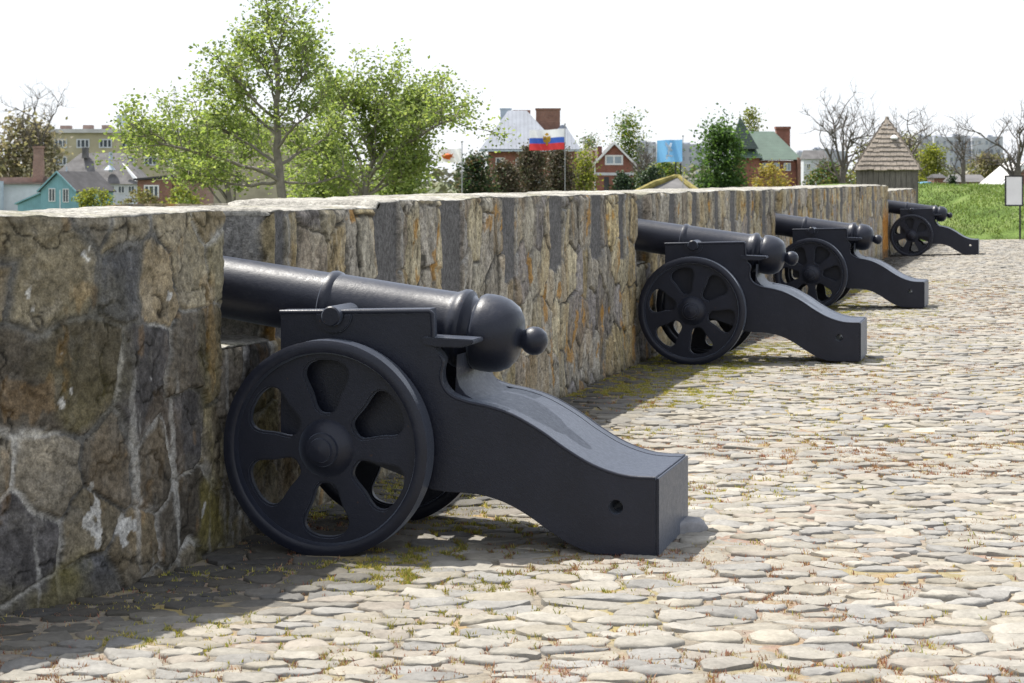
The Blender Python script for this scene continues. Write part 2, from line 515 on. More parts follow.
def joint_plants():
    rng = random.Random(5)
    green = []; red = []
    keys = list(seeds_list)
    def mid_joint(sx, sy, r, c):
        q = SEEDS.get((r + rng.choice((0, 1)), c + rng.choice((1, 1, 0))))
        if q is None or q == (sx, sy): return None
        # a point on the bisector between two stones
        mx, my = (sx+q[0])/2, (sy+q[1])/2; dx, dy = q[0]-sx, q[1]-sy
        l = math.hypot(dx, dy) or 1
        o = rng.uniform(-.08, .08)
        return mx - dy/l*o, my + dx/l*o
    for (r, c), (sx, sy) in keys:
        d = sx - wall_front_x(sy)
        if d < -.05 or sy > 34: continue
        dens = float(fbm(np.array(sx*0.9), np.array(sy*0.9), 31, 3)); dr = float(fbm(np.array(sx*1.1), np.array(sy*1.1), 77, 3))
        g = (8.0 if d < 1.2 else (1.0 if d < 2.4 else 0.18)) * max(0, dens-.40)*5
        for _ in range(int(g*9)):
            p = mid_joint(sx, sy, r, c)
            if p is None: continue
            for _ in range(4):
                x, y = p[0]+rng.gauss(0, .012), p[1]+rng.gauss(0, .012)
                if x > wall_front_x(y)+.02: green.append((x, y, float(gz(x, y))-.009))
        for _ in range(int(max(0, dr-.43)*90)):
            p = mid_joint(sx, sy, r, c)
            if p is None: continue
            for _ in range(3):
                x, y = p[0]+rng.gauss(0, .014), p[1]+rng.gauss(0, .014)
                if x > wall_front_x(y)+.02: red.append((x, y, float(gz(x, y))-.009))
    # a denser mossy strip along the foot of the wall
    for k in range(9000):
        t = rng.random()**1.6*14 - 2.2; d = abs(rng.gauss(0.30, .20))+.03
        if t > 0: q = wp(t, -d); x, y = q.x, q.y
        else:
            y = 8.85 + t*.9; x = wall_front_x(max(4.3, y)) + d*1.1
        if float(fbm(np.array(x*2.2), np.array(y*2.2), 41, 3)) > .50:
            green.append((x, y, float(gz(x, y))-.015))
    o = blades('joint_grass', green, .008, .026, .006, [(.26,.25,.04), (.17,.20,.04), (.34,.30,.08), (.38,.31,.10), (.30,.28,.06)], 3, M['grass'])
    tag(o, kind='stuff')
    o = blades('dry_weeds', red, .008, .024, .005, [(.28,.12,.085), (.33,.19,.12), (.24,.10,.08), (.36,.27,.15)], 4, M['grass'])
    tag(o, kind='stuff')
seeds_list = list(SEEDS.items())
joint_plants()

# ------------------------------------------------------------- the stone wall
def stone_field(S, Vv, cw, ch, seed, warp=0.05, merge=0.25, gap=0.012, tilt=0.10, relief=0.014, rowjit=0.3, lowwarp=0.0):
    """irregular rubble masonry: height, stone random numbers, joint mask"""
    S2 = S + warp*(fbm(S*6, Vv*6, seed+50, 4)-.5)*2 + lowwarp*(fbm(S*1.9, Vv*1.9, seed+54, 2)-.5)*2
    V2 = Vv + warp*(fbm(S*6+40, Vv*6, seed+60, 4)-.5)*2 + lowwarp*(fbm(S*1.9+9, Vv*1.9, seed+64, 2)-.5)*2
    ci = np.floor(S2/cw); ri = np.floor(V2/ch)
    best = np.full(S.shape, 1e9); bi = np.zeros(S.shape); bj = np.zeros(S.shape); bx = np.zeros(S.shape); by = np.zeros(S.shape)
    cand = []
    for dj in (-2, -1, 0, 1, 2):
        for di in (-2, -1, 0, 1, 2):
            i = ci+di; j = ri+dj
            x = (i + .5 + .5*(np.mod(j, 2)) - .25 + (h2(i, j, seed)-.5)*.75)*cw
            y = (j + .5 + (h2(i, j, seed+1)-.5)*rowjit*2)*ch
            mi = np.where(h2(i, j, seed+2) < merge, i+1, i); mj = np.where((h2(i, j, seed+3) < merge*.6) & (mi == i), j+1, j)
            d = ((S2-x)/cw)**2 + ((V2-y)/ch)**2
            cand.append((x, y, mi, mj, d))
            up = d < best
            best = np.where(up, d, best); bi = np.where(up, mi, bi); bj = np.where(up, mj, bj); bx = np.where(up, x, bx); by = np.where(up, y, by)
    edge = np.full(S.shape, 1e9)
    for x, y, mi, mj, d in cand:
        other = (mi != bi) | (mj != bj)
        ax = (x-bx)/cw**2; ay = (y-by)/ch**2
        l = np.sqrt(ax*ax + ay*ay)+1e-9
        e = ((d-best)/2)/l
        edge = np.where(other, np.minimum(edge, e), edge)
    r1 = h2(bi, bj, seed+7); r2 = h2(bi, bj, seed+8); r3 = h2(bi, bj, seed+9); r4 = h2(bi, bj, seed+10)
    g = gap*(0.45 + 1.3*fbm(S*3, Vv*3, seed+20, 2))
    mask = sm(g*.6, g*1.25, edge)
    h = mask*(relief*(.35 + 1.3*r1) + tilt*((r2-.5)*(S2-bx) + (r3-.5)*(V2-by))) + mask*sm(0, .03, edge)*.005
    return h, mask, r1, r2, r3, r4, edge

def pick(pal, r):
    pal = np.array(pal); k = np.clip((r*len(pal)).astype(int), 0, len(pal)-1)
    return pal[k]

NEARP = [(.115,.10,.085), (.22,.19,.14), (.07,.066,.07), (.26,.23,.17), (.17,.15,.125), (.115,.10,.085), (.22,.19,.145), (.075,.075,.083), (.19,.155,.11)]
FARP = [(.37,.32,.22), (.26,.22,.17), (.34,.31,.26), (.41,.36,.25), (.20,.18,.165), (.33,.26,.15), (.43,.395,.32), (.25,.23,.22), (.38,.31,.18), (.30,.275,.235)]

def merlon(parent, inner, thick, ds, dv, z1, seed, near=False, slabs=(), base=-0.24, cap=True, name='merlon', scale=(.27, .36), rust=None, step=None):
    """one block of the wall: inner path (list of 2D), extruded outwards, faces of rough stone, a lime cap on top"""
    inner = [Vector((p[0], p[1])) for p in inner]
    # outward normal of the path = left-hand side when walking from near to far
    def offs(th):
        out = []
        for i, p in enumerate(inner):
            d = (inner[min(i+1, len(inner)-1)] - inner[max(i-1, 0)]).normalized()
            out.append(p + Vector((-d.y, d.x))*th)
        return out
    outer = offs(thick)
    def dens(pts, step):
        res = []
        for a, b in zip(pts, pts[1:]):
            n = max(1, int((b-a).length/step))
            res += [a.lerp(b, k/n) for k in range(n)]
        return res
    loop = dens([outer[0], inner[0]], ds) + dens(inner, ds) + dens([inner[-1], outer[-1]], max(ds, .03)) + dens(outer[::-1], max(.06, ds*4))
    L = np.array([(p.x, p.y) for p in loop])
    for _ in range(3):
        L = (np.roll(L, 1, 0) + 2*L + np.roll(L, -1, 0))/4
    n = len(L)
    d = np.roll(L, -1, 0)-np.roll(L, 1, 0); d /= np.linalg.norm(d, axis=1)[:, None]+1e-9
    Nn = np.stack([d[:, 1], -d[:, 0]], -1)       # outward of the block
    seg = np.linalg.norm(np.roll(L, -1, 0)-L, axis=1); S = np.concatenate([[0], np.cumsum(seg)[:-1]])
    s_front = (outer[0]-inner[0]).length
    zs = np.arange(base, z1+1e-6, dv); m = len(zs)
    SS, VV = np.meshgrid(S, zs, indexing='ij')
    h, mask, r1, r2, r3, r4, edge = stone_field(SS + seed*3.7, VV, scale[0], scale[1], seed, warp=.03 if near else .025, gap=.0095 if near else .009, rowjit=.3 if near else .2,
                                                tilt=.13 if near else .13, relief=.011 if near else .014, lowwarp=.12 if near else .0, merge=.26 if near else .3)
    n1 = fbm(SS*9, VV*9, seed+3, 4); n2 = fbm(SS*30, VV*(30 if near else 12), seed+4, 3)
    ridge = np.abs(fbm(SS*16, VV*5, seed+14, 3)-.5)*2
    h = h + (n1-.5)*(.028 if near else .018) + (n2-.5)*.012
    if not near: h = h - mask*sm(.0, .14, .14-ridge)*.010
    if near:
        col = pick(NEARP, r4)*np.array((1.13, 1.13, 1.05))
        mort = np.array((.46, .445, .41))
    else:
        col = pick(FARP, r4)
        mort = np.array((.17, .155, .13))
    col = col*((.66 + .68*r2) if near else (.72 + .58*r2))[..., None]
    # colour inside a stone: streaks of ochre and grey
    st = fbm(SS*(8 if near else 17), VV*(8 if near else 7.0), seed+31, 5)
    col = col*np.clip(.30 + 1.42*st, .35, 1.7)[..., None]
    s2 = sm(.56, .64, fbm(SS*(11 if near else 20), VV*(9 if near else 9), seed+35, 4))*(.22 if near else .5)
    col = col*(1-s2[..., None]) + s2[..., None]*np.array((.36, .325, .255) if not near else (.25, .235, .205))
    # cracks and split edges
    cr = np.abs(fbm(SS*(4.5 if near else 9) + 3, VV*(4.5 if near else 2.6), seed+37, 4)-.5)
    crack = sm(.020, .006, cr)*sm(.38, .48, fbm(SS*3, VV*3, seed+38, 2))
    h = h - crack*.007
    col = col*(1-.72*crack)[..., None]
    cr2 = np.abs(fbm(SS*(10 if near else 24), VV*(8 if near else 6), seed+39, 3)-.5)
    chip = sm(.03, .0, cr2)*mask
    h = h - chip*.0035; col = col*(1-.28*chip)[..., None]
    oc = sm(.56, .68, fbm(SS*5, VV*2.2, seed+33, 4))*(.13 if near else .35)
    col = col*(1-oc[..., None]) + oc[..., None]*np.array((.30, .20, .085))
    # mortar: pale, partly dirty, here and there smeared over the stones
    mcol = mort*(.55 + .75*fbm(SS*6, VV*6, seed+41, 3))[..., None]
    smear = sm(.56, .63, fbm(SS*3.1+7, VV*2.3, seed+43, 5))*sm(.045, .0, edge)*(.85 if near else .7)
    dark = sm(.40, .62, fbm(SS*2.2, VV*2.2, seed+46, 3))
    mcol = mcol*(1-(.70 if near else .6)*dark)[..., None]
    if not near: mcol = mcol*(1+1.1*smear)[..., None]
    k = np.clip((1-mask) + smear, 0, 1)[..., None]
    col = col*(1-k) + mcol*k
    h = h*(1-smear*.6) + .014*smear
    # the open crack where stone and mortar part
    part = np.exp(-((mask-.45)/.28)**2)*(1-smear*.7)*sm(.35, .55, fbm(SS*4, VV*4, seed+48, 3))
    col = col*(1-(.72 if near else .55)*part)[..., None]; h = h - part*.006
    # moss and lichen
    low = sm(1.15, .0, VV)
    ms = sm(.46, .62, fbm(SS*2.6, VV*2.0, seed+51, 5))*(low*.9+.12 if near else low*.25)*(.75 if near else .6)
    col = col*(1-ms[..., None]) + ms[..., None]*np.array((.17, .145, .035))
    ol = sm(.685, .74, fbm(SS*6.5, VV*3.6, seed+55, 5))*(.15 if near else .7)
    col = col*(1-ol[..., None]) + ol[..., None]*np.array((.42, .22, .04))
    drip = sm(.63, .70, fbm(SS*9 + .8*(n1-.5), VV*.7, seed+58, 4))*sm(1.3, .3, VV)*(.75 if near else .25)
    col = col*(1-drip[..., None]) + drip[..., None]*np.array((.42, .41, .38))
    if near:
        wh = sm(.765, .775, fbm(SS*7, VV*5, seed+61, 4))
        col = col*(1-wh[..., None]) + wh[..., None]*np.array((.50, .49, .46))
    sf = SS - s_front
    for (a, b, zb) in slabs:       # smooth dark grey slabs let into the upper half
        zz = zb + .06*(vn(SS*8, VV*0+3, seed)-.5)
        q = sm(a-.012, a+.012, sf)*sm(b+.012, b-.012, sf)*sm(zz-.012, zz+.012, VV)
        h = h*(1-q) + (-.004 + .006*(n1-.5))*q
        gcol = np.array((.125, .122, .122))*(.8 + .4*n1)[..., None]
        col = col*(1-q[..., None]) + gcol*q[..., None]
        lip = sm(.05, .0, np.abs(sf-b-.035))*sm(zz, zz+.02, VV)*.75
        col = col*(1-lip[..., None]) + np.array((.30, .295, .28))*lip[..., None]
    # end faces are roughly rendered with grey mortar
    jam = sm(s_front-.02, s_front-.07, SS)*.88
    h = h*(1-jam*.8) + .008*n1*jam
    gj = np.array((.20, .195, .185))*(.7 + .6*n1)[..., None]
    col = col*(1-jam[..., None]) + gj*jam[..., None]
    if rust:
        a, b, ztop = rust
        q = sm(a, a+.15, sf)*sm(b+.1, b, sf)*sm(ztop, ztop-.5, VV + .25*(n1-.5))*(.5 + .5*mask)
        col = col*(1-q[..., None]) + np.array((.40, .18, .035))*(.7+.6*st)[..., None]*q[..., None]
    # dirt splash at the very foot
    ft = sm(.12, -.02, VV)*.6
    col = col*(1-ft[..., None]) + np.array((.10, .09, .07))*ft[..., None]
    topf = sm(z1-.03, z1, VV)
    h = h*(1-topf*.7) + .003*topf
    P = L[:, None, :] + Nn[:, None, :]*h[..., None]
    ztop = z1 + .030*(fbm(S*1.3, S*0+seed, seed+70, 3)-.5)
    if step: ztop = ztop - step[1]*sm(step[0]+.03, step[0]-.03, S-s_front)*(S < s_front+12)
    Zv = VV + (ztop[:, None]-z1)*np.clip(VV/z1, 0, 1)
    V = np.concatenate([P, Zv[..., None]], -1).reshape(-1, 3); C = np.clip(col, .01, .8).reshape(-1, 3)
    i = np.arange(n)[:, None]*m + np.arange(m-1)[None, :]; i2 = ((np.arange(n)+1) % n)[:, None]*m + np.arange(m-1)[None, :]
    Fq = np.stack([i, i2, i2+1, i+1], -1).reshape(-1, 4)
    # the lime cap: a rough slab with worn edges
    cds = max(ds*1.6, .02)
    top_i = dens(inner, cds) + [inner[-1]]; inner_save = inner
    q = np.array([(p.x, p.y) for p in top_i])
    dd = np.gradient(q, axis=0); dd /= np.linalg.norm(dd, axis=1)[:, None]+1e-9
    on = np.stack([-dd[:, 1], dd[:, 0]], -1)
    prof = [(.05, -.02), (.022, -.012), (.014, -.004), (.022, .006), (.045, .016), (.09, .026)] + [(x, .03) for x in np.linspace(.14, thick-.14, 12)] + \
           [(thick-.08, .028), (thick-.03, .02), (thick+.01, .0), (thick+.012, -.05)]
    pp = np.array([a for a, b in prof]); pz = np.array([b for a, b in prof])
    sc_ = np.concatenate([[0], np.cumsum(np.linalg.norm(np.diff(q, axis=0), axis=1))])
    A, B = np.meshgrid(sc_, pp, indexing='ij')
    rough = (fbm(A*2.2, B*2.2, seed+81, 5)-.5)*.026 + (fbm(A*14, B*14, seed+82, 3)-.5)*.014
    edge_w = (fbm(A*5, B*0+1, seed+83, 5)-.5)*.055
    offp = B + np.where(B < .1, edge_w*sm(.1, -.01, B), 0)
    zt = z1 + .030*(fbm((A+s_front)*1.3, A*0+seed, seed+70, 3)-.5)
    if step: zt = zt - step[1]*sm(step[0]+.03, step[0]-.03, A)
    XY = q[:, None, :] + on[:, None, :]*offp[..., None]
    Zc = zt + np.where(pz > 0, pz*.45, pz*.6)[None, :] + rough*sm(-.03, .02, pz)[None, :] + np.where(B < .02, edge_w*.6, 0)
    # close the two ends downwards
    for e_, s_ in ((0, -1), (-1, 1)):
        XY[e_] += dd[e_]*s_*.012; Zc[e_] = np.minimum(Zc[e_], z1 - .05 + 0*Zc[e_])
        if len(q) > 4:
            k2 = 1 if e_ == 0 else -2
            XY[k2] = XY[e_] + dd[e_]*s_*.002; Zc[k2] -= .014
    cn, cm = A.shape
    b0 = len(V)
    CV = np.concatenate([XY, Zc[..., None]], -1).reshape(-1, 3)
    ccol = (np.array((.33, .315, .28))*(.5 + .9*fbm(A*3.5, B*3.5, seed+91, 5))[..., None])
    dk = sm(.56, .66, fbm(A*6, B*6, seed+92, 4))*.45
    ccol = ccol*(1-dk[..., None]) + np.array((.17, .16, .14))*dk[..., None]
    ml = sm(.62, .70, fbm(A*4, B*4, seed+94, 4))*.35
    ccol = ccol*(1-ml[..., None]) + np.array((.16, .15, .06))*ml[..., None]
    i = np.arange(cn-1)[:, None]*cm + np.arange(cm-1)[None, :] + b0
    Fc = np.stack([i, i+cm, i+cm+1, i+1], -1).reshape(-1, 4)
    V = np.concatenate([V, CV]); C = np.concatenate([C, ccol.reshape(-1, 3)]); Fq = np.concatenate([Fq, Fc])
    return np_mesh(name, V, Fq, M['wall'], parent, C, 179)

T2, T3, T4 = 9.07, 18.2, 37.0
wall = empty('stone_wall', (0, 0, 0), 0, 'long shaded rubble stone parapet with pale cap, running back beside all the cannons', 'wall')
merlon(wall, near_path[::-1], .70, .0085, .0085, 1.548, 3, near=True, scale=(.34, .36))
def straight(a, b): 
    n = max(2, int((b-a)/.5)); return [(wp(a+(b-a)*k/n).x, wp(a+(b-a)*k/n).y) for k in range(n+1)]
def slabs_for(a, first, pitch, n, seed):
    rr = random.Random(seed)
    return [(first-a+k*pitch+rr.uniform(-.1, .1), first-a+k*pitch+rr.uniform(.28, .48), rr.uniform(.82, 1.02)) for k in range(n)]
merlon(wall, straight(.60, T2), .95, .0105, .0105, 1.567, 21, step=(1.55, .032), scale=(.28, .38), slabs=[(1.45, 1.85, .96), (2.65, 3.10, .90), (4.05, 4.40, .98), (5.35, 5.75, 1.0), (6.7, 7.1, 1.04), (7.75, 7.98, .98), (.02, .14, .9)])
merlon(wall, straight(T2+.60, T3), 1.0, .017, .016, 1.555, 37, slabs=slabs_for(T2+.6, T2+1.6, 1.25, 6, 4), scale=(.28, .40))
merlon(wall, straight(T3+.60, T4), 1.0, .03, .022, 1.55, 52, slabs=slabs_for(T3+.6, T3+2.0, 2.1, 7, 5), scale=(.3, .42), rust=(T4-T3-.6-1.6, T4-T3-.6, 1.2))
merlon(wall, straight(T4+.60, 46.8), 1.15, .045, .03, 1.42, 66, scale=(.34, .44))
for k, t in enumerate((0, T2, T3, T4)):
    merlon(wall, straight(t-.04, t+.64), .70 if k == 0 else .90, .0125 if k < 2 else .03, .0125 if k < 2 else .03, .90, 80+k, name='embrasure_sill', scale=(.30, .30), near=(k == 0))
    # the sill face sits a little behind the faces beside it
    for o in list(wall.children)[-1:]:
        o.location = WP * .03

# --------------------------------------------------------------- the cannons
def loop_smooth(pts, sub=4, closed=True):
    n = len(pts); res = []
    for i in range(n if closed else n-1):
        p0, p1, p2, p3 = [pts[(i+k-1) % n] if closed else pts[max(0, min(n-1, i+k-1))] for k in range(4)]
        for s in range(sub):
            t = s/sub
            res.append(tuple(.5*((2*p1[j]) + (-p0[j]+p2[j])*t + (2*p0[j]-5*p1[j]+4*p2[j]-p3[j])*t*t + (-p0[j]+3*p1[j]-3*p2[j]+p3[j])*t**3) for j in (0, 1)))
    if not closed: res.append(pts[-1])
    return res

def plate(name, outer, holes, y0, y1, mat, parent, bevel=.006, smooth=40):
    """flat plate with holes, outline in xz, thickness along y"""
    bm = bmesh.new(); es = []
    for lp in [outer] + holes:
        vs = [bm.verts.new((x, y0, z)) for x, z in lp]
        es += [bm.edges.new((vs[i], vs[(i+1) % len(vs)])) for i in range(len(vs))]
    bmesh.ops.triangle_fill(bm, use_beauty=True, edges=es)
    fs = list(bm.faces)
    r = bmesh.ops.extrude_face_region(bm, geom=fs)
    bmesh.ops.translate(bm, vec=(0, y1-y0, 0), verts=[v for v in r['geom'] if isinstance(v, bmesh.types.BMVert)])
    bmesh.ops.recalc_face_normals(bm, faces=bm.faces)
    if bevel:
        e = [e for e in bm.edges if e.is_manifold and e.calc_face_angle(0) > R(60)]
        bmesh.ops.bevel(bm, geom=e, offset=bevel, segments=2, affect='EDGES', clamp_overlap=True)
    me = bpy.data.meshes.new(name); bm.to_mesh(me); bm.free()
    finish(me, smooth)
    return link_mesh(name, me, mat, parent)

TOP = loop_smooth([(.46,.925), (.492,.885), (.482,.83), (.49,.775), (.53,.728), (.606,.700), (.714,.680), (.826,.645), (.956,.576), (1.062,.506), (1.19,.437), (1.33,.396), (1.472,.392)], 4, False)
BOT = loop_smooth([(1.19,.040), (1.084,.078), (.977,.140), (.891,.196), (.78,.250), (.649,.281), (.45,.290), (.33,.34), (.15,.40)], 3, False)
HW = .365            # half width of the carriage
hole = [(1.293 + .032*math.cos(2*PI*k/20), .252 + .032*math.sin(2*PI*k/20)) for k in range(20)]

def make_cannon():
    P = M['paint']
    root = empty('cannon', (0, 0, 0))
    # two cheeks with a step for the breech and a curved trail
    out = [(-.295,1.092), (.437,1.112), (.440,.982), (.45,.945)] + TOP + [(1.472,.04)] + BOT + [(-.05,.415), (-.27,.42), (-.295,.45)]
    for s in (-1, 1):
        c = plate('cheek', out, [hole], s*HW, s*(HW-.085), P, root, .006)
        # moulding that runs along the trail edge, and the rail along the top of the cheek
        mb = MB(); mb.tube([(u, s*(HW-.004), w-.006) for u, w in TOP[2:]], .0085, 8)
        mb.build('edge_moulding', P, c, 60)
        mb = MB(); mb.tube([(-.297, s*(HW-.002), 1.082), (.43, s*(HW-.002), 1.101), (.443, s*(HW-.002), 1.09), (.446, s*(HW-.002), .975), (.47, s*(HW-.002), .965)], .012, 8)
        mb.build('edge_moulding', P, c, 60)
        # bracket plate under the breech
        mb = MB(); mb.prism([(.40,.985), (.640,.977), (.640,.958), (.585,.940), (.47,.940), (.40,.95)], s*(HW+.014), s*(HW-.15))
        mb.build('breech_bracket', P, root, None, .004)
        # half ring below the trunnion
        ring = [(.088*math.cos(a), .088*math.sin(a)) for a in [PI*(1.0 + k/18) for k in range(19)]] + [(.052*math.cos(a), .052*math.sin(a)) for a in [PI*(2.0 - k/18) for k in range(19)]]
        plate('trunnion_ring', [(x-.03, z+1.080) for x, z in ring], [], s*(HW+.016), s*(HW-.03), P, root, .004)
    # body of the trail between the cheeks, sunk a little below their edges
    body = [(.535,.90), (.53,.845), (.532,.80), (.545,.755), (.575,.718), (.625,.690)] + [(u, w-.0015) for u, w in TOP[22:]] + [(1.470,.045)] + [(u, w+.006) for u, w in BOT[:-6]] + [(.50,.30)]
    plate('trail_body', body, [hole], HW-.0852, -(HW-.0852), P, root, .003)
    mb = MB(); mb.box(1.4735, 1.486, -HW+.004, HW-.004, .046, .386); mb.build('end_plate', P, root, None, .003)
    mb = MB(); mb.box(-.25, -.13, -HW+.08, HW-.08, .45, .86); mb.build('transom', P, root, None, .006)
    mb = MB(); mb.lathe([(-.50,.05), (.50,.05)], 20, (0, 0, .475)); mb.build('axle', P, root, 40)
    # barrel: one turned body from muzzle to knob
    prof = [(-2.05,.001), (-2.05,.06), (-1.6,.062), (-1.6,.001)]
    bore = [(-1.55,.002), (-1.55,.062), (-2.09,.062)]
    bodyp = [(-2.09,.066), (-2.09,.150), (-2.07,.166), (-2.03,.170), (-1.98,.164), (-1.90,.147), (-1.86,.143), (-1.84,.152), (-1.81,.152), (-1.79,.143),
             (-1.2,.1455), (-.72,.149), (-.23,.154), (-.205,.156), (-.198,.166), (-.180,.170), (-.160,.166), (-.152,.158), (.20,.161), (.425,.165), (.440,.168), (.455,.176), (.470,.184), (.490,.187), (.503,.182),
             (.512,.166), (.528,.150), (.545,.146), (.553,.152), (.560,.172), (.572,.180), (.60,.1825), (.645,.181), (.69,.170), (.73,.147), (.755,.113), (.766,.080), (.770,.052), (.777,.043), (.787,.047),
             (.797,.056), (.817,.0645), (.84,.067), (.863,.061), (.881,.047), (.893,.025), (.897,.002)]
    tilt = Matrix.Rotation(math.atan(.146), 3, 'Y')
    mb = MB(); mb.lathe(bore + bodyp, 56, (0, 0, 1.066), 'x', tilt)
    b = mb.build('barrel', P, root, 38)
    for s in (-1, 1):
        mb = MB(); mb.lathe([(s*.12,.046), (s*(HW+.045),.046), (s*(HW+.052),.040), (s*(HW+.052),.001)], 24, (-.03, 0, 1.072))
        mb.build('trunnion', P, b, 40)
    # wheels: cast disc with six tear-shaped openings
    for s in (-1, 1):
        w = empty('wheel', (0, s*.452, .475)); w.parent = root
        mesh_wheel(s, root, P)
        bpy.data.objects.remove(w)
    return root

def mesh_wheel(s, root, P):
    circ = [(.45*math.cos(2*PI*k/96), .45*math.sin(2*PI*k/96)) for k in range(96)]
    tear = loop_smooth([(.158,0), (.175,.044), (.25,.072), (.325,.106), (.372,.094), (.396,.05), (.402,0), (.396,-.05), (.372,-.094), (.325,-.106), (.25,-.072), (.175,-.044)], 3)
    holes = []
    for k in range(6):
        a = R(90 + 60*k); holes.append([(x*math.cos(a)-y*math.sin(a), x*math.sin(a)+y*math.cos(a)) for x, y in tear])
    w = plate('wheel', circ, holes, -.022, .022, P, root, .009, 50)
    w.location = (-.028, s*.452, .477)
    mb = MB(); mb.lathe([(-.058,.438), (-.062,.446), (-.062,.470), (-.052,.492), (.052,.492), (.062,.470), (.062,.446), (.058,.438), (.035,.430), (-.035,.430), (-.058,.438)], 96)
    mb.build('rim', P, w, 50)
    o = -1 if s < 0 else 1
    mb = MB(); mb.lathe([(o*-.05,.10), (o*-.03,.135), (o*.018,.135), (o*.030,.128), (o*.062,.098), (o*.072,.078), (o*.088,.074), (o*.092,.056), (o*.106,.053), (o*.110,.034), (o*.114,.001)], 48)
    mb.build('hub', P, w, 30)
    return w

def copy_tree(o, parent=None):
    c = o.copy(); COL.objects.link(c); c.parent = parent
    for ch in list(o.children): copy_tree(ch, c)
    return c

CA = R(15.5)
C1 = Vector((-.691, 9.08, 0))
proto = make_cannon()
CL = ['largest and nearest black cannon, whose muzzle hides behind the closest block of wall',
      'second black cannon from the front, its knob overlapping the wheel of the next one',
      'third black cannon from the front, its wheel partly hidden by a bigger cannon',
      'smallest black cannon, farthest along the wall in front of the green grass bank']
for k, (t, dz, rot, ph) in enumerate(((0, 0, 0, 0), (T2-.02, .02, .6, 15), (T3-.16, -.080, -1.2, 33), (T4, -.095, .4, 8))):
    o = proto if k == 0 else copy_tree(proto)
    q = C1 + WD*t
    o.location = (q.x, q.y, dz); o.rotation_euler = (0, 0, -CA + R(rot))
    tag(o, CL[k], 'cannon', 'cannons lined up along the wall')
    for ch in o.children:
        if ch.name.startswith('wheel'): ch.rotation_euler = (0, R(-ph), 0)

# ------------------------------------------------------------- grass bank
def bank_z(X, Y):
    hump = sm(54.9, 58.6, Y + .8*(fbm(X*.25, Y*.1, 5, 2)-.5))*(.35 + .62*sm(12.0, 15.5, X))
    up = (1.40-hump)*sm(60.0, 66.0, Y + 2.0*(fbm(X*.2, Y*.12, 9, 2)-.5))
    return hump + up + .62*(fbm(X*.42, Y*.26, 12, 4)-.5) - .05
def build_bank():
    xs = np.linspace(9.5, 48, 200); ys = np.linspace(54.2, 92, 190)
    X, Y = np.meshgrid(xs, ys); Z = bank_z(X, Y)
    Z = Z*sm(54.2, 55.6, Y) - .17*(1-sm(54.2, 55.6, Y))
    back = sm(82, 92, Y); Z = Z*(1-back) - 3.6*back
    side = sm(12.2, 10.0, X); Z = Z*(1-side) - 3*side
    m = len(xs); i = np.arange(len(ys)-1)[:, None]*m + np.arange(m-1)[None, :]
    Fq = np.stack([i, i+1, i+m+1, i+m], -1).reshape(-1, 4)
    mt, nt, b = nodes('fresh_turf')
    f1 = noise(nt, 1.0, 6, .65); f2 = noise(nt, 14, 4, .6)
    c = ramp(nt, noise(nt, .55, 7, .65), [(.34, (.065, .105, .026)), (.5, (.115, .17, .042)), (.66, (.175, .215, .075))])
    c = mix_col(nt, 1.0, c, ramp(nt, f2, [(.3, .7), (.7, 1.25)]), 'MULTIPLY')
    nt.links.new(c, b.inputs['Base Color']); b.inputs['Roughness'].default_value = 1.0; b.inputs['Specular IOR Level'].default_value = .15
    bump(nt, b, f2, .8, .08)
    tag(np_mesh('grass_bank', np.stack([X, Y, Z], -1).reshape(-1, 3), Fq, mt), kind='structure')
    rng = np.random.default_rng(8)
    n = 42000
    x = rng.uniform(11.8, 24, n); y = 55.0 + rng.random(n)**1.3*14
    z = bank_z(x, y)*sm(54.2, 55.6, y) - .17*(1-sm(54.2, 55.6, y)) - .02
    keep = fbm(x*.9, y*.9, 44, 3) > .36
    o = blades('bank_grass', np.stack([x, y, z], -1)[keep], .03, .13, .03, [(.11,.165,.035), (.14,.20,.048), (.09,.14,.03), (.18,.22,.075)], 9, M['grass'])
    tag(o, kind='stuff')
build_bank()

# ------------------------------------------------------------- vegetation
class Veg:
    def __init__(s, seed): s.rng = random.Random(seed); s.mb = MB(); s.tips = []; s.taper = .5
    def limb(s, pts, r0, r1, n=6):
        pts = [Vector(p) for p in pts]
        # add some wobble between the given points
        res = [pts[0]]
        for a, b in zip(pts, pts[1:]):
            l = (b-a).length
            for k in (1, 2, 3):
                q = a.lerp(b, k/3)
                if k < 3: q += Vector((s.rng.gauss(0, .03), s.rng.gauss(0, .03), s.rng.gauss(0, .02)))*l
                res.append(q)
        m = len(res)
        s.mb.tube(res, [r0 + (r1-r0)*(i/(m-1)) for i in range(m)], n)
        return res
    def grow(s, p, d, L, r, depth, up=.15, spread=.75, kids=(3, 5), shrink=.62, tipn=3):
        rng = s.rng; p = Vector(p); d = Vector(d).normalized(); n = 4; pts = [p.copy()]
        for k in range(n):
            d = (d + Vector((rng.gauss(0, .16), rng.gauss(0, .16), rng.gauss(0, .12) + up*.5))).normalized()
            p = p + d*L/n; pts.append(p.copy())
        s.mb.tube(pts, [r*(1-.16*k) for k in range(n+1)], 5 if depth > 1 else 4, cap=False)
        if depth <= 0:
            for q in pts[1:]: s.tips.append(q)
            return
        if depth <= 1: s.tips += pts[2:]
        for _ in range(rng.randint(*kids)):
            i = rng.randint(1, n); f = Vector((rng.gauss(0, 1), rng.gauss(0, 1), rng.gauss(0, .7)+up)).normalized()
            nd = (d*(1-spread*.6) + f*spread).normalized()
            s.grow(pts[i], nd, L*shrink*rng.uniform(.75, 1.2), r*s.taper, depth-1, up, spread, kids, shrink, tipn)

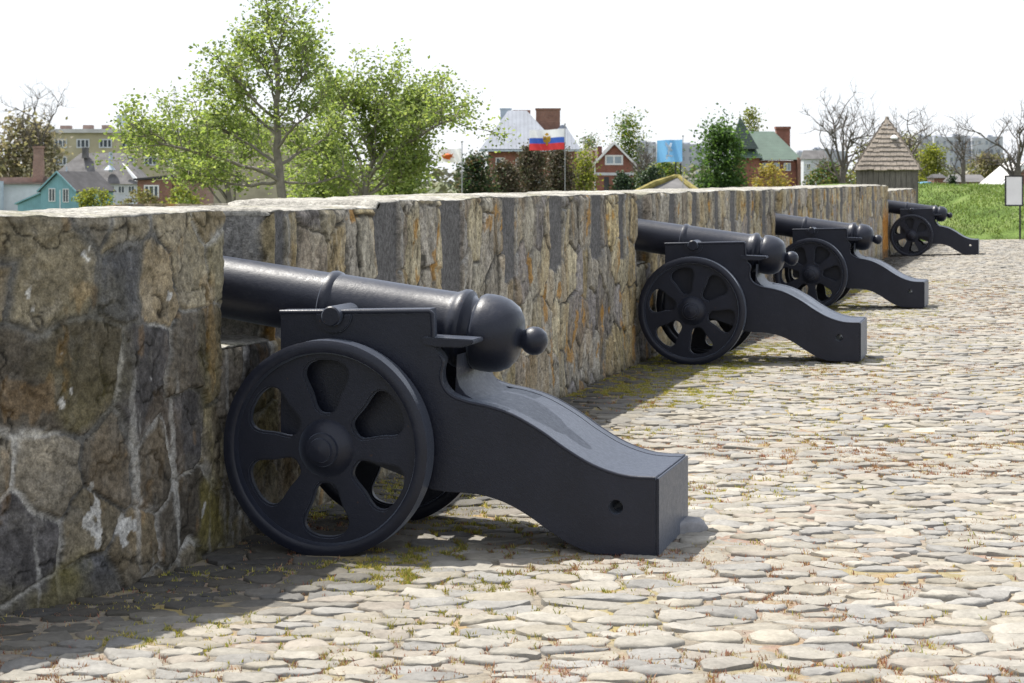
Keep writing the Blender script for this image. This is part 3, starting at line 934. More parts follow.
def leaves(pts, per, jit, size, pal, seed, flat=.5):
    rng = np.random.default_rng(seed)
    P = np.repeat(np.array([tuple(p) for p in pts]), per, 0)
    P = P + rng.normal(0, jit, P.shape); n = len(P)
    a = rng.normal(0, 1, (n, 3)); a[:, 2] *= flat; a /= np.linalg.norm(a, axis=1)[:, None]
    b = np.cross(a, rng.normal(0, 1, (n, 3))); b /= np.linalg.norm(b, axis=1)[:, None]+1e-9
    s = size*rng.uniform(.55, 1.3, (n, 1))
    c = np.cross(a, b)*.18*s
    V = np.stack([P - a*s*.5, P + b*s*.33 + c, P + a*s*.5, P - b*s*.33 + c], 1).reshape(-1, 3)
    k = np.arange(n)[:, None]*4
    Fq = np.concatenate([k, k+1, k+2, k+3], 1)
    pal = np.array(pal); col = pal[rng.integers(0, len(pal), n)]*rng.uniform(.75, 1.25, (n, 1))
    return V, Fq, np.repeat(col, 4, 0)

def finish_tree(v, name, label, cat, base, crown=None, bark=None, group=None, leafm=None):
    root = empty(name, base, 0, label, cat, group)
    off = Vector(base)
    v.mb.v = [tuple(Vector(q)-off) for q in v.mb.v]
    v.mb.build('trunk', bark or M['bark'], root, 60)
    if crown is not None:
        V, Fq, C = crown
        np_mesh('crown', V - np.array(tuple(off)), Fq, leafm or M['leaf'], root, C, None)
    return root

SPRING = [(.19,.255,.08), (.235,.295,.10), (.15,.21,.065), (.27,.315,.13), (.215,.27,.09)]
def fort_tree(name, label, Z, trunk, limbs, seed, per=5, size=.078, r0=.078, topbush=True, pal=SPRING, gl=.85):
    """a young tree with limbs laid along the given directions and twigs grown from them"""
    v = Veg(seed); rng = v.rng
    base = at(trunk[0][0], trunk[0][1], Z); base.z = -4.0
    tr = [base] + [at(x, y, Z) + Vector((0, dz, 0)) for x, y, dz in trunk]
    tp = v.limb(tr, r0, .012, 8)
    def sprout(pts, L0, n, depth, frm=.25):
        for k in range(n):
            f = frm + (1-frm)*(k+rng.random())/n; i = min(len(pts)-2, int(f*(len(pts)-1)))
            p = pts[i].lerp(pts[i+1], rng.random()); d = (pts[i+1]-pts[i]).normalized()
            side = Vector((rng.gauss(0, 1), rng.gauss(0, 1), rng.gauss(.25, .6))).normalized()
            v.grow(p, d*.55 + side*.8, L0*rng.uniform(.6, 1.15), .011, depth, .18, .75, (2, 4), .6)
        v.tips.append(pts[-1])
    sprout(tp, .45, 15, 1, .55)
    for (f, pts, r, n) in limbs:
        i = int(f*(len(tp)-1)); start = tp[i]
        r = r*.72
        lp = v.limb([start] + [at(x, y, Z) + Vector((0, dz, 0)) for x, y, dz in pts], r, .010, 6)
        sprout(lp, gl, n, 1, .3)
    return finish_tree(v, name, label, 'tree', base, leaves(v.tips, per, .085, size, pal, seed), M['bark'])

fort_tree('leafy_tree', 'tallest young leafy tree with grey trunk rising above the wall, behind the nearest cannon', 26,
    [(281,215,0), (279,165,0), (277,120,0), (277,80,0.1), (270,40,0), (266,2,.1)],
    [(.46, [(255,118,.3), (234,102,.5), (212,82,.6)], .035, 11), (.50, [(250,92,-.4), (234,72,-.5)], .03, 9), (.60, [(262,66,.2), (252,48,.3)], .022, 8),
     (.62, [(288,70,.3), (298,54,.3)], .022, 8), (.72, [(281,48,-.2), (288,34,-.2)], .018, 7),
     (.42, [(296,128,-.3), (318,112,-.6)], .035, 8), (.34, [(300,150,.4), (330,130,.8)], .04, 9), (.55, [(300,88,-.3), (312,70,-.4)], .022, 7),
     (.33, [(256,168,-.3), (228,160,-.7), (196,150,-.9), (168,142,-1.1), (150,128,-1.2)], .045, 18), (.36, [(250,145,.2), (222,130,.2), (192,118,.1)], .035, 11),
     (.31, [(250,186,.2), (215,180,.4), (180,172,.6)], .035, 12), (.30, [(310,184,.2), (345,172,.3)], .03, 9)], 7, per=6, gl=.47, size=.063)
fort_tree('leafy_tree', 'wide bushy light green tree with pale grey forked branch, right of the tall trunk', 30,
    [(362,225,0), (366,184,0), (374,160,0), (368,132,.1), (362,104,.2)],
    [(.40, [(388,152,-.2), (412,142,-.4), (436,128,-.6), (452,120,-.6)], .05, 16), (.45, [(352,148,.4), (338,128,.6), (330,108,.7)], .04, 13), (.58, [(392,128,.2), (404,112,.3)], .03, 12),
     (.36, [(386,174,.3), (392,168,.6), (398,162,.8)], .04, 15), (.36, [(344,168,-.3), (318,152,-.5)], .03, 11), (.52, [(416,130,.5), (440,114,.6)], .03, 12),
     (.34, [(386,186,-.3), (394,182,-.3), (400,180,-.2)], .03, 12), (.62, [(350,112,-.2), (342,98,-.3)], .02, 8), (.66, [(380,112,-.2), (388,98,-.3)], .02, 8), (.32, [(340,186,.3), (312,180,.4)], .03, 10), (.5, [(386,130,.6), (404,112,.9)], .03, 11)], 17, per=9, gl=.66, size=.066)
fort_tree('leafy_tree', 'low spreading leafy tree reaching left over the brick house roofs', 33,
    [(236,230,0), (228,190,0), (214,160,0), (205,130,.2)],
    [(.42, [(200,170,.2), (176,158,.3), (150,150,.4)], .035, 12), (.45, [(196,148,-.2), (176,132,-.3)], .03, 10), (.4, [(238,168,-.2), (256,150,-.3)], .03, 9),
     (.38, [(206,186,.2), (184,180,.3)], .03, 9), (.5, [(222,140,.2), (238,124,.2)], .025, 8)], 27, per=8, gl=.7, size=.07)

def bare_tree(label, x, y0, ytop, hw, Z, seed, zb=-4.0, lean=0, thick=.16, group=None, name='bare_tree', depth=4, yf=168, bark='dark_bark', leafpal=None, twig=1.0):
    v = Veg(seed); v.taper = .58; b = at(x, y0, Z); b.z = min(zb, b.z)
    zf = at(x, yf, Z).z; H = at(x, ytop, Z).z - zf; W = hw/F*Z; rng = v.rng
    fork = Vector((b.x + lean*.3, b.y, zf))
    tr = v.limb([b, b.lerp(fork, .5), fork], thick*1.15, thick*.8, 7)
    nk = 5
    for k in range(nk):
        a = 2*PI*k/nk + rng.uniform(-.4, .4)
        wd = 0.15 if k == 0 else W/H*rng.uniform(.9, 1.5)
        d = Vector((math.cos(a)*wd*1.25 + lean*.3, math.sin(a)*wd*.8, 1.0))
        v.grow(tr[-1 - (k % 2)], d, H*rng.uniform(.42, .50)*(1.0 if k else 1.1), thick*.42, depth, .12, .66, (2, 4), .70)
    crown = leaves(v.tips, 1, .2, .16, leafpal, seed) if leafpal else None
    return finish_tree(v, name, label, 'tree', b, crown, M[bark], group)

bare_tree('big bare leafless tree at the far left, above the brick chimney', 38, 195, 80, 36, 305, 3, thick=.5, yf=150)
bare_tree('tall bare leafless tree standing left of the shingled wooden hut', 843, 190, 84, 44, 120, 5, thick=.24)
bare_tree('bare leafless tree crown showing right behind the peak of the wooden hut', 907, 190, 100, 28, 150, 6, thick=.26)
bare_tree('thin crooked bare tree in front of the grey apartment blocks', 966, 190, 120, 20, 115, 8, thick=.16, lean=-.5, yf=160)
bare_tree('bare leafless tree at the right edge above the white sign', 1018, 190, 92, 34, 110, 9, thick=.25)
bare_tree('dark gnarled bare tree between the small red house and the light blue flag', 645, 195, 138, 14, 230, 12, thick=.30, yf=172)

def shrub(name, label, x, ytop, ybot, hw, Z, pal, seed, n=700, size=None, cone=0.0, cat='shrub', group=None, needle=False, zb=None, dense=1.0, stem=True):
    """leaf clumps spread through an uneven volume, on a few stems"""
    rng = random.Random(seed)
    c0 = at(x, ybot, Z); base = Vector((c0.x, Z, -4.0 if zb is None else zb))
    zt = at(x, ytop, Z).z; H = zt - base.z; W = hw/F*Z
    vis = zt - c0.z
    lo = max(base.z + .2, c0.z - .35*vis)
    v = Veg(seed)
    for k in range(5):
        a = rng.uniform(0, 2*PI)
        tip = Vector((base.x + math.cos(a)*W*.5*(1-cone*.6), Z + math.sin(a)*W*.4, lo + (zt-lo)*rng.uniform(.6, .92)))
        v.limb([base + Vector((rng.uniform(-.1, .1)*W, 0, 0)), base.lerp(tip, .6), tip], max(.03, H*.012), .01, 5)
    pts = []
    ncl = int(60*dense); n = int(n*(2.0 if Z < 150 else 2.6)); size = (size or (zt-lo)*.055)*1.12
    for k in range(ncl):
        f = rng.random(); zz = lo + (zt-lo)*f
        rad = W*((1-cone)*math.sqrt(max(0.02, 1-(f*1.0)**2.6)) + cone*(1-f)*1.05)
        a = rng.uniform(0, 2*PI); rr = rad*math.sqrt(rng.random())*rng.uniform(.75, 1.1)
        cl = Vector((base.x + rr*math.cos(a), Z + rr*math.sin(a)*.8, zz)); cr = (zt-lo)*rng.uniform(.05, .11)*(1.2-.5*cone)
        for _ in range(int(n/ncl)):
            pts.append(cl + Vector((rng.gauss(0, cr), rng.gauss(0, cr), rng.gauss(0, cr*.8))))
    crown = leaves(pts, 1, .02, size or (zt-lo)*.055, pal, seed, 1.0 if needle else .6)
    return finish_tree(v, name, label, cat, base, crown, M['dark_bark'], group, M['needle'] if needle else M['leaf'])

YG = [(.17,.19,.035), (.21,.22,.05), (.13,.16,.03)]
DG = [(.034,.060,.028), (.05,.08,.034), (.028,.05,.028)]
BR = [(.105,.080,.052), (.135,.10,.065), (.085,.075,.048), (.09,.10,.05)]
MG = [(.065,.125,.035), (.09,.155,.045), (.05,.10,.03)]
OL = [(.13,.13,.05), (.17,.15,.06), (.10,.11,.04), (.15,.12,.07)]
TW = [(.20,.175,.145), (.23,.20,.16), (.17,.165,.11)]
shrub('thicket', 'brown tangled thicket at the far left behind the brick chimney', 22, 122, 180, 48, 308, TW, 61, 1500, .72, dense=1.8)
shrub('garden_bush', 'yellow green bush in front of the blue gabled house, just over the wall', 92, 189, 212, 26, 120, YG, 62, 900, .17)
shrub('garden_bush', 'pale green low bush beneath the window of the brown brick house', 140, 192, 212, 30, 125, OL, 63, 800, .17)
shrub('garden_bush', 'small green bush left of the large leafy tree foot', 182, 190, 214, 22, 110, YG, 64, 700, .16)
shrub('dark_tree', 'dark green tree left of the brick house with metal roof, behind the white flag', 476, 158, 196, 20, 108, DG + BR[:1], 65, 1800, .17, cat='tree')
shrub('thuja', 'rusty brown evergreen below the metal roof eave, lower one on the left', 503, 164, 196, 20, 130, BR, 66, 4200, .17, .3, cat='tree', needle=True)
shrub('thuja', 'rusty brown pointed evergreen in the middle of the metal roofed house', 531, 149, 196, 21, 134, BR, 67, 4200, .17, .45, cat='tree', needle=True)
shrub('thuja', 'rusty brown evergreen just right of the white, blue and red flag', 560, 150, 196, 17, 138, BR, 68, 4200, .17, .4, cat='tree', needle=True)
shrub('leafy_sapling', 'narrow yellow green tree between the metal roofed house and the small red house', 584, 150, 195, 11, 190, YG, 69, 900, .28, .2, cat='tree')
shrub('dark_pine', 'dark green bushy pine in front of the small red gabled house', 622, 175, 196, 15, 140, DG, 70, 1400, .2, .15, cat='tree', needle=True)
shrub('dark_pine', 'dark green low pine right of the small red gabled house', 653, 170, 196, 18, 150, DG, 71, 1400, .2, .1, cat='tree', needle=True)
shrub('poplar', 'slim upright light green poplar rising behind the small red house', 628, 119, 175, 9, 390, YG + MG, 72, 1500, .5, .1, cat='tree')
shrub('broad_conical_tree', 'dense fresh green tree hiding the left of the green roofed house', 720, 126, 196, 29, 150, MG, 73, 4200, .24, .42, cat='tree', dense=1.8)
shrub('leafy_sapling', 'pale green treetop peeking out behind the green pointed tower roof', 751, 112, 150, 6, 320, YG, 74, 700, .4, .1, cat='tree')
shrub('yellow_bush', 'yellow flowering bush in front of the green roofed brick house', 770, 167, 196, 26, 130, [(.26,.21,.05), (.22,.20,.06), (.30,.22,.07)], 75, 1300, .17)
shrub('garden_bush', 'green hedge like bush left of the wooden hut beneath the bare tree', 828, 166, 196, 26, 135, OL + MG, 76, 1500, .2)
shrub('garden_bush', 'yellow green bush right of the wooden hut, before grey apartment blocks', 933, 152, 192, 18, 160, YG, 77, 1500, .22, cat='shrub')
shrub('thicket', 'brown budding thicket behind the right side of the wooden hut', 908, 140, 190, 22, 210, TW + YG[:1], 78, 1500, .32, dense=1.3)
shrub('thicket', 'olive brown thicket below the grey apartment blocks near the thin crooked tree', 988, 158, 192, 30, 230, OL + TW, 79, 1600, .34, dense=1.3)
shrub('garden_bush', 'light green brush at the foot of the tall bare tree', 868, 150, 196, 16, 200, YG + OL, 80, 1200, .3)
shrub('dark_pine', 'tiny dark evergreen beside the fence at the top of the grass bank', 953, 176, 192, 6, 125, DG, 81, 500, .15, .2, needle=True)
shrub('garden_bush', 'bright green bush below the light blue flag', 664, 163, 190, 22, 210, MG + YG, 82, 1000, .3)
shrub('dark_tree', 'dark treetop left of the small red house roof peak', 590, 140, 178, 12, 420, MG + TW, 83, 700, .5, cat='tree')

shrub('leafy_bush', 'pale green leafy bush filling in low down between the two large leafy trees', 322, 143, 205, 34, 42, SPRING, 84, 2600, .10, .1, dense=2.0)
shrub('leafy_bush', 'pale green leafy bush at the lower right of the wide light green tree', 402, 146, 205, 32, 46, SPRING, 85, 2600, .11, .1, dense=2.0)
def far_woods():
    rng = random.Random(90); pts = []; cols = []
    V = []; 
    for k in range(420):
        x = rng.uniform(-140, 1150); Z = rng.uniform(420, 560); p = at(x, 0, Z)
        top = at(x, rng.uniform(165, 174), Z).z
        for _ in range(26):
            f = rng.random()
            pts.append(Vector((p.x + rng.gauss(0, 3.4*(1.1-.6*f)), Z + rng.gauss(0, 4), -4 + (top+4)*f)))
    V, Fq, C = leaves(pts, 1, .3, 2.2, [(.15,.155,.10), (.17,.16,.12), (.13,.14,.095), (.18,.185,.11)], 91)
    tag(np_mesh('far_woods', V, Fq, M['needle'], None, C, None), kind='stuff')
far_woods()

# ------------------------------------------------------------- buildings
def px(Z): return Z / F
def window(root, x, z, w, h, y=0.0, frame='white', glass='glass', bars=1, name='window'):
    """a window on a front wall whose plane is y (front = -y)"""
    t = max(.06, w*.09)
    mb = MB()
    mb.box(x-w/2, x+w/2, y-.10, y+.02, z-h/2, z-h/2+t); mb.box(x-w/2, x+w/2, y-.10, y+.02, z+h/2-t, z+h/2)
    mb.box(x-w/2, x-w/2+t, y-.10, y+.02, z-h/2+t, z+h/2-t); mb.box(x+w/2-t, x+w/2, y-.10, y+.02, z-h/2+t, z+h/2-t)
    for k in range(bars):
        bx = x - w/2 + w*(k+1)/(bars+1)
        mb.box(bx-t/2, bx+t/2, y-.09, y+.015, z-h/2+t, z+h/2-t)
    f = mb.build(name, M[frame], root)
    g = MB(); g.box(x-w/2+t*.9, x+w/2-t*.9, y-.05, y+.01, z-h/2+t*.9, z+h/2-t*.9); g.build('pane', M[glass], f)
    return f

ZG = -4.2
# blue gabled house (turned so that its right roof slope shows)
def blue_house():
    Z = 250; s = px(Z); c = at(49, 200, Z)
    r = empty('blue_house', (c.x+1.2, Z, ZG), R(-28), 'small turquoise wooden house with a front gable and dark slate roof', 'house')
    ze = at(0, 190, Z).z-ZG; za = at(0, 172.5, Z).z-ZG; w = 2.95; L = 7.5
    MB().prism([(-w, 0), (w, 0), (w, ze), (0, za-.12), (-w, ze)], 0, L).build('wall', M['blue_board'], r)
    mb = MB()
    for sx in (-1, 1):
        mb.add([(sx*(w+.35), -.3, ze-.3), (0, -.3, za), (0, L+.3, za), (sx*(w+.35), L+.3, ze-.3), (sx*(w+.35), -.3, ze-.16), (0, -.3, za+.16), (0, L+.3, za+.16), (sx*(w+.35), L+.3, ze-.16)],
               [(0,1,2,3), (4,7,6,5), (0,4,5,1), (3,2,6,7), (0,3,7,4), (1,5,6,2)])
    mb.build('roof', M['dark_roof'], r)
    mb = MB()
    for sx in (-1, 1):
        mb.add([(sx*(w+.4), -.38, ze-.36), (0, -.38, za-.02), (0, -.31, za-.02), (sx*(w+.4), -.31, ze-.36), (sx*(w+.4), -.38, ze-.1), (0, -.38, za+.22), (0, -.31, za+.22), (sx*(w+.4), -.31, ze-.1)],
               [(0,1,2,3), (4,7,6,5), (0,4,5,1), (3,2,6,7), (0,3,7,4), (1,5,6,2)])
    mb.build('bargeboard', M['blue_board'], r)
    window(r, -1.0, at(0, 195, Z).z-ZG, 1.1, 1.75); window(r, 1.35, at(0, 195.5, Z).z-ZG, 1.0, 1.8)
    MB().box(.28, .42, -.05, .0, 0, ze).build('corner_board', M['white'], r)
    # lean-to on the left
    MB().prism([(-w-4.6, 0), (-w-.002, 0), (-w-.002, ze-.35), (-w-4.6, at(0, 205, Z).z-ZG)], .6, 5).build('lean_to', M['blue_board'], r)
    MB().prism([(-w-4.9, at(0, 205, Z).z-ZG), (-w-.004, ze-.34), (-w-.004, ze-.16), (-w-4.9, at(0, 205, Z).z-ZG+.2)], .3, 5.3).build('lean_to_roof', M['blue_board'], r)
    MB().tube([(-.3, 2, za-.3), (-.3, 2, za+.8)], .12).build('stove_pipe', M['zinc'], r)
blue_house()

def hip(mb, x0, x1, y0, y1, ze, rx0, rx1, zr, ry=None):
    ym = (y0+y1)/2 if ry is None else ry
    v = [(x0,y0,ze), (x1,y0,ze), (x1,y1,ze), (x0,y1,ze), (rx0,ym,zr), (rx1,ym,zr)]
    mb.add(v, [(0,1,5,4), (1,2,5), (2,3,4,5), (3,0,4), (3,2,1,0)])
    return mb

def grey_roof_house():
    Z = 285; s = px(Z); c = at(92, 190, Z)
    r = empty('slate_roof_house', (c.x, Z, ZG), 0, 'low house with a broad grey hipped slate roof and whitewashed front', 'house')
    X = lambda x: (x-92)*s
    zz = lambda y: EYE-(y-179)*s-ZG
    MB().box(X(47), X(138), .3, 8, 0, zz(184.5)).build('wall', M['whitewash'], r)
    rf = hip(MB(), X(42), X(143), -.3, 9.5, zz(184), X(74), X(118), zz(152.5)).build('roof', M['grey_roof'], r)
    MB().box(X(78), X(83), 2.6, 4.0, zz(158), zz(147)).build('chimney', M['grey_roof'], rf)
    MB().tube([(X(110), .6, zz(172)), (X(110), .6, zz(152))], .30).lathe([(0,.9), (.7,.30)], 12, (X(109), .6, zz(170)), 'z').build('vent_pipe', M['zinc'], rf)
    MB().add([(X(121), 1.2, zz(163)), (X(124), 1.2, zz(165)), (X(139), .0, zz(180)), (X(135), .0, zz(180.5)), (X(121), 1.0, zz(163.4)), (X(124), 1.0, zz(165.4)), (X(139), -.25, zz(180.4)), (X(135), -.25, zz(181))],
             [(0,1,2,3), (4,7,6,5), (0,4,5,1), (1,5,6,2), (2,6,7,3), (3,7,4,0)]).build('ridge_flashing', M['white'], rf)
    for x in (101, 111, 121, 131):
        window(r, X(x), zz(189.5), 1.0, 1.1, .3, bars=1)
grey_roof_house()

def brick_cottage():
    Z = 232; s = px(Z); c = at(168, 190, Z)
    r = empty('brick_cottage', (c.x, Z, ZG), 0, 'low brown brick house with white framed window and flat dark roof', 'house')
    X = lambda x: (x-168)*s
    zz = lambda y: EYE-(y-179)*s-ZG
    MB().box(X(137.5), X(172), 0, 6, 0, zz(180)).build('wall', M['brown_brick'], r)
    MB().box(X(172.3), X(206), .5, 6, 0, zz(178)).build('annex_wall', M['pink_brick'], r)
    MB().prism([(X(134), zz(180.5)), (X(174), zz(177)), (X(174), zz(174.8)), (X(134), zz(178.5))], -.4, 6.4).build('roof', M['dark_roof'], r)
    MB().prism([(X(174.2), zz(178)), (X(208), zz(178)), (X(208), zz(175)), (X(174.2), zz(176))], -.2, 6.4).build('annex_roof', M['brown_roof'], r)
    window(r, X(151.5), zz(191.5), 15*s, 13*s, 0, bars=2)
    MB().box(X(178), X(182), .42, .49, 0, zz(185)).build('door', M['dark_roof'], r)
    d = MB(); d.lathe([(0,.02), (.12,.35), (.2,.5)], 16, (X(203), .2, zz(174)), 'y'); d.build('satellite_dish', M['zinc'], r)
brick_cottage()

def outbuilding():
    Z = 262; s = px(Z); c = at(20, 190, Z)
    r = empty('outbuilding', (c.x, Z, ZG), 0, 'outbuilding with long flat brown roof and tall brick chimney at the left edge', 'shed')
    X = lambda x: (x-20)*s
    zz = lambda y: EYE-(y-179)*s-ZG
    MB().box(X(-25), X(41), 0, 8, 0, zz(184.5)).build('wall', M['whitewash'], r)
    rf = MB().prism([(X(-28), zz(184.6)), (X(44), zz(184.2)), (X(44), zz(182.5)), (X(-28), zz(183))], -.5, 2).prism([(X(-28), zz(183)), (X(44), zz(182.4)), (X(43), zz(177)), (X(-28), zz(177.5))], 2.01, 8).build('roof', M['brown_roof'], r)
    MB().box(X(30.5), X(40), 1.2, 2.6, zz(182), zz(161)).box(X(31), X(39.6), 1.25, 2.5, zz(161), zz(148)).box(X(30.2), X(40.2), 1.15, 2.62, zz(148), zz(146)).build('chimney', M['pink_brick'], rf)
    MB().tube([(X(3), -1, 0), (X(3), -1, zz(181))], .35, 10).build('downpipe', M['zinc'], r)
outbuilding()

def yellow_block():
    Z = 340; s = px(Z); c = at(140, 160, Z)
    r = empty('apartment_block', (c.x, Z, ZG), 0, 'long yellow plastered apartment block with flat pale roof, behind the leafy trees', 'building')
    X = lambda x: (x-140)*s
    zz = lambda y: EYE-(y-179)*s-ZG
    MB().box(X(22), X(226), 0, 12, 0, zz(133)).build('wall', M['yellow_wall'], r)
    MB().box(X(20), X(228), -.6, 12.5, zz(132.9), zz(129)).build('roof', M['pale_roof'], r)
    MB().box(X(226.3), X(300), .5, 12, 0, zz(127)).build('end_wall', M['yellow_wall'], r)
    MB().box(X(225), X(302), -.4, 12.5, zz(126.8), zz(122.5)).build('end_roof', M['pale_roof'], r)
    for x0, x1, y0 in ((56,66,125), (79,88,124.5), (98,106,124.5), (121,130,124), (144,155,124), (160,168,126), (232,242,112)):
        MB().box(X(x0), X(x1), 3, 5, zz(129 if x0 < 200 else 122), zz(y0)).build('roof_stack', M['brown_roof'], r)
    for k in range(9):
        x = 38 + 22.5*k
        for y in (143.5, 161):
            window(r, X(x), zz(y), 13*s, 9*s, 0, frame='whitewash', bars=2)
    MB().lathe([(0,.7), (.1,1.15), (1.9,1.15), (2.1,.3)], 20, (X(118.5), 4, zz(125)), 'z').tube([(X(116), 4, zz(129)), (X(116), 4, zz(124.8))], .1).tube([(X(121), 4, zz(129)), (X(121), 4, zz(124.8))], .1).build('water_tank', M['zinc'], r)
    mb = MB()
    for dx in (-.25, .25): mb.tube([(X(170)+dx, 5, zz(129)), (X(170)+dx*.6, 5, zz(86))], .05, 5)
    for k in range(9): mb.tube([(X(170)-.25, 5, zz(128-4.4*k)), (X(170)+.25, 5, zz(125.8-4.4*k))], .04, 4)
    mb.tube([(X(170)-.7, 5, zz(92)), (X(170)+.7, 5, zz(92))], .07, 5)
    mb.build('antenna_mast', M['steel'], r)
yellow_block()

def metal_roof_house():
    Z = 262; s = px(Z); c = at(532, 150, Z)
    r = empty('brick_house', (c.x, Z, ZG), 0, 'large brick house with high pale metal hipped roof and broad brick chimneys', 'house')
    X = lambda x: (x-532)*s
    zz = lambda y: EYE-(y-179)*s-ZG
    MB().box(X(488), X(577), .8, 11, 0, zz(149.5)).build('wall', M['red_brick'], r)
    rf = hip(MB(), X(480), X(562), -.2, 12, zz(149), X(508), X(527), zz(108.8), 6.5).build('roof', M['metal_roof'], r)
    hip(MB(), X(540), X(581), .4, 9, zz(149.2), X(562), X(566), zz(124), 4.5).build('side_roof', M['metal_roof'], r)
    MB().box(X(479), X(582), -.3, .1, zz(151.5), zz(149.6)).build('gutter', M['zinc'], r)
    mb = MB().box(X(536.5), X(561), 5.0, 7.2, zz(140), zz(108.6)).box(X(535.8), X(561.8), 4.9, 7.3, zz(108.6), zz(106.8)); mb.build('chimney', M['brown_brick'], rf)
    mb = MB().box(X(500), X(511), 8, 9.6, zz(128), zz(107.6)).box(X(499.4), X(511.8), 7.9, 9.7, zz(107.6), zz(106)); mb.build('chimney', M['zinc'], rf)
    MB().box(X(512.5), X(531), 8.2, 9, zz(118), zz(107.8)).build('chimney', M['brown_brick'], rf)
    for x in (500, 520, 540, 560): window(r, X(x), zz(163), 1.2, 1.5, .8)
    window(r, X(538), zz(183), 1.8, 1.4, .8, glass='pale_glass')
metal_roof_house()

def red_gable():
    Z = 300; s = px(Z); c = at(614.3, 180, Z)
    r = empty('gable_house', (c.x, Z, ZG), 0, 'small red brick house with white edged front gable and one white window', 'house')
    X = lambda x: (x-614.3)*s
    zz = lambda y: EYE-(y-179)*s-ZG
    w = X(633.4); L = 8
    MB().prism([(-w, 0), (w, 0), (w, zz(163.5)), (0, zz(144)), (-w, zz(163.5))], 0, L).build('wall', M['red_brick'], r)
    e = X(636.5)
    def slopes(y0, y1, up, dn):
        mb = MB()
        for sx in (-1, 1):
            mb.add([(sx*e, y0, zz(165.6)-dn), (0, y0, zz(142.6)-dn), (0, y1, zz(142.6)-dn), (sx*e, y1, zz(165.6)-dn), (sx*e, y0, zz(165.6)+up), (0, y0, zz(142.6)+up), (0, y1, zz(142.6)+up), (sx*e, y1, zz(165.6)+up)],
                   [(0,1,2,3), (4,7,6,5), (0,4,5,1), (3,2,6,7), (0,3,7,4), (1,5,6,2)])
        return mb
    rf = slopes(-.44, L+.3, .12, .05).build('roof', M['grey_roof'], r)
    slopes(-.6, -.45, .16, .26).build('bargeboard', M['white'], r)
    window(r, X(614), zz(160), 18*s, 10*s, 0, bars=1, glass='pale_glass')
    MB().box(-w-.05, w+.05, -.12, -.002, zz(175.3), zz(172.6)).build('string_course', M['whitewash'], r)
    MB().box(X(594.2), X(595.4), -.15, -.005, 0, zz(164)).build('downpipe', M['white'], r)
    MB().box(X(604), X(609), -.06, -.004, 0, zz(177)).build('door', M['dark_roof'], r)
    window(r, X(623), zz(184), 9*s, 8*s, 0, bars=1)
    MB().box(X(598.5), X(603), 3, 4, zz(160), zz(146)).build('chimney', M['red_brick'], rf)
    MB().box(X(594), X(596.5), 5, 6, zz(164), zz(150)).build('chimney', M['red_brick'], rf)
red_gable()

def green_roof_house():
    Z = 285; s = px(Z); c = at(768, 170, Z)
    r = empty('tower_house', (c.x, Z, ZG), 0, 'brick house with green metal roof and a dark green pointed corner tower', 'house')
    X = lambda x: (x-768)*s
    zz = lambda y: EYE-(y-179)*s-ZG
    MB().box(X(757), X(797), .8, 9, 0, zz(160.5)).build('wall', M['red_brick'], r)
    rf = MB().add([(X(752),0,zz(160)), (X(802.5),0,zz(159.5)), (X(778.5),5,zz(130.5)), (X(750),5,zz(130.5)), (X(802.5),10,zz(159.5)), (X(752),10,zz(160))],
             [(0,1,2,3), (1,4,2), (4,5,3,2), (5,0,3), (5,4,1,0)]).build('roof', M['green_roof'], r)
    tw = MB().box(X(735), X(758.5), -1.2, 2.6, 0, zz(157.5)).build('tower', M['red_brick'], r)
    x0, x1, xm = X(730.5), X(757.5), X(740.5)
    hip(MB(), X(728), X(762.5), -2.0, 3.4, zz(158), X(738), X(746), zz(146)).build('tower_eave', M['green_roof'], tw)
    MB().add([(x0,-1.5,zz(149)), (x1,-1.5,zz(149)), (x1,2.9,zz(149)), (x0,2.9,zz(149)), (xm,.7,zz(116))], [(0,1,4), (1,2,4), (2,3,4), (3,0,4), (3,2,1,0)]).build('tower_roof', M['dark_green_roof'], tw)
    MB().box(X(781.5), X(795.5), 5.5, 7, zz(155), zz(128)).box(X(780.8), X(796.2), 5.3, 7.2, zz(128), zz(125.5)).build('chimney', M['red_brick'], rf)
    for x, w in ((766, 6), (777.5, 5.5), (788, 7)): window(r, X(x), zz(166.8), w*s, 8*s, .8, glass='pale_glass')
    MB().box(X(797.3), X(803), -.4, 4, 0, zz(157.5)).build('corner_pier', M['brown_brick'], r)
green_roof_house()

def slab_block(label, x0, steps, ybot, Z, mat='concrete', group='far apartment blocks'):
    """stepped row of far panel blocks: (width px, roof y)"""
    s = px(Z); c = at(x0, 170, Z)
    r = empty('panel_block', (c.x, Z, ZG), 0, label, 'building', group)
    X = lambda x: (x-x0)*s
    zz = lambda y: EYE-(y-179)*s-ZG
    x = x0
    mb = MB()
    for k, (w, y) in enumerate(steps):
        o = -3.0*(k % 2)
        mb.box(X(x)+.02, X(x+w)-.02, o, o+12, 0, zz(y)); mb.box(X(x)+1, X(x+w)*.5+X(x)*.5, o+3, o+8, zz(y), zz(y-1.6))
        x += w
    mb.build('wall', M[mat], r)
slab_block('far grey stepped apartment blocks on the skyline right of the wooden hut', 918, [(14,135.5), (20,137), (18,135.5), (17,138), (16,136.5)], 170, 640)
slab_block('far grey apartment block behind the light blue flag', 636, [(20,142), (24,143.5), (22,144), (10,147)], 172, 620)
slab_block('far low grey block right of the green roofed brick house', 797, [(14,152), (18,149), (18,151)], 175, 600)

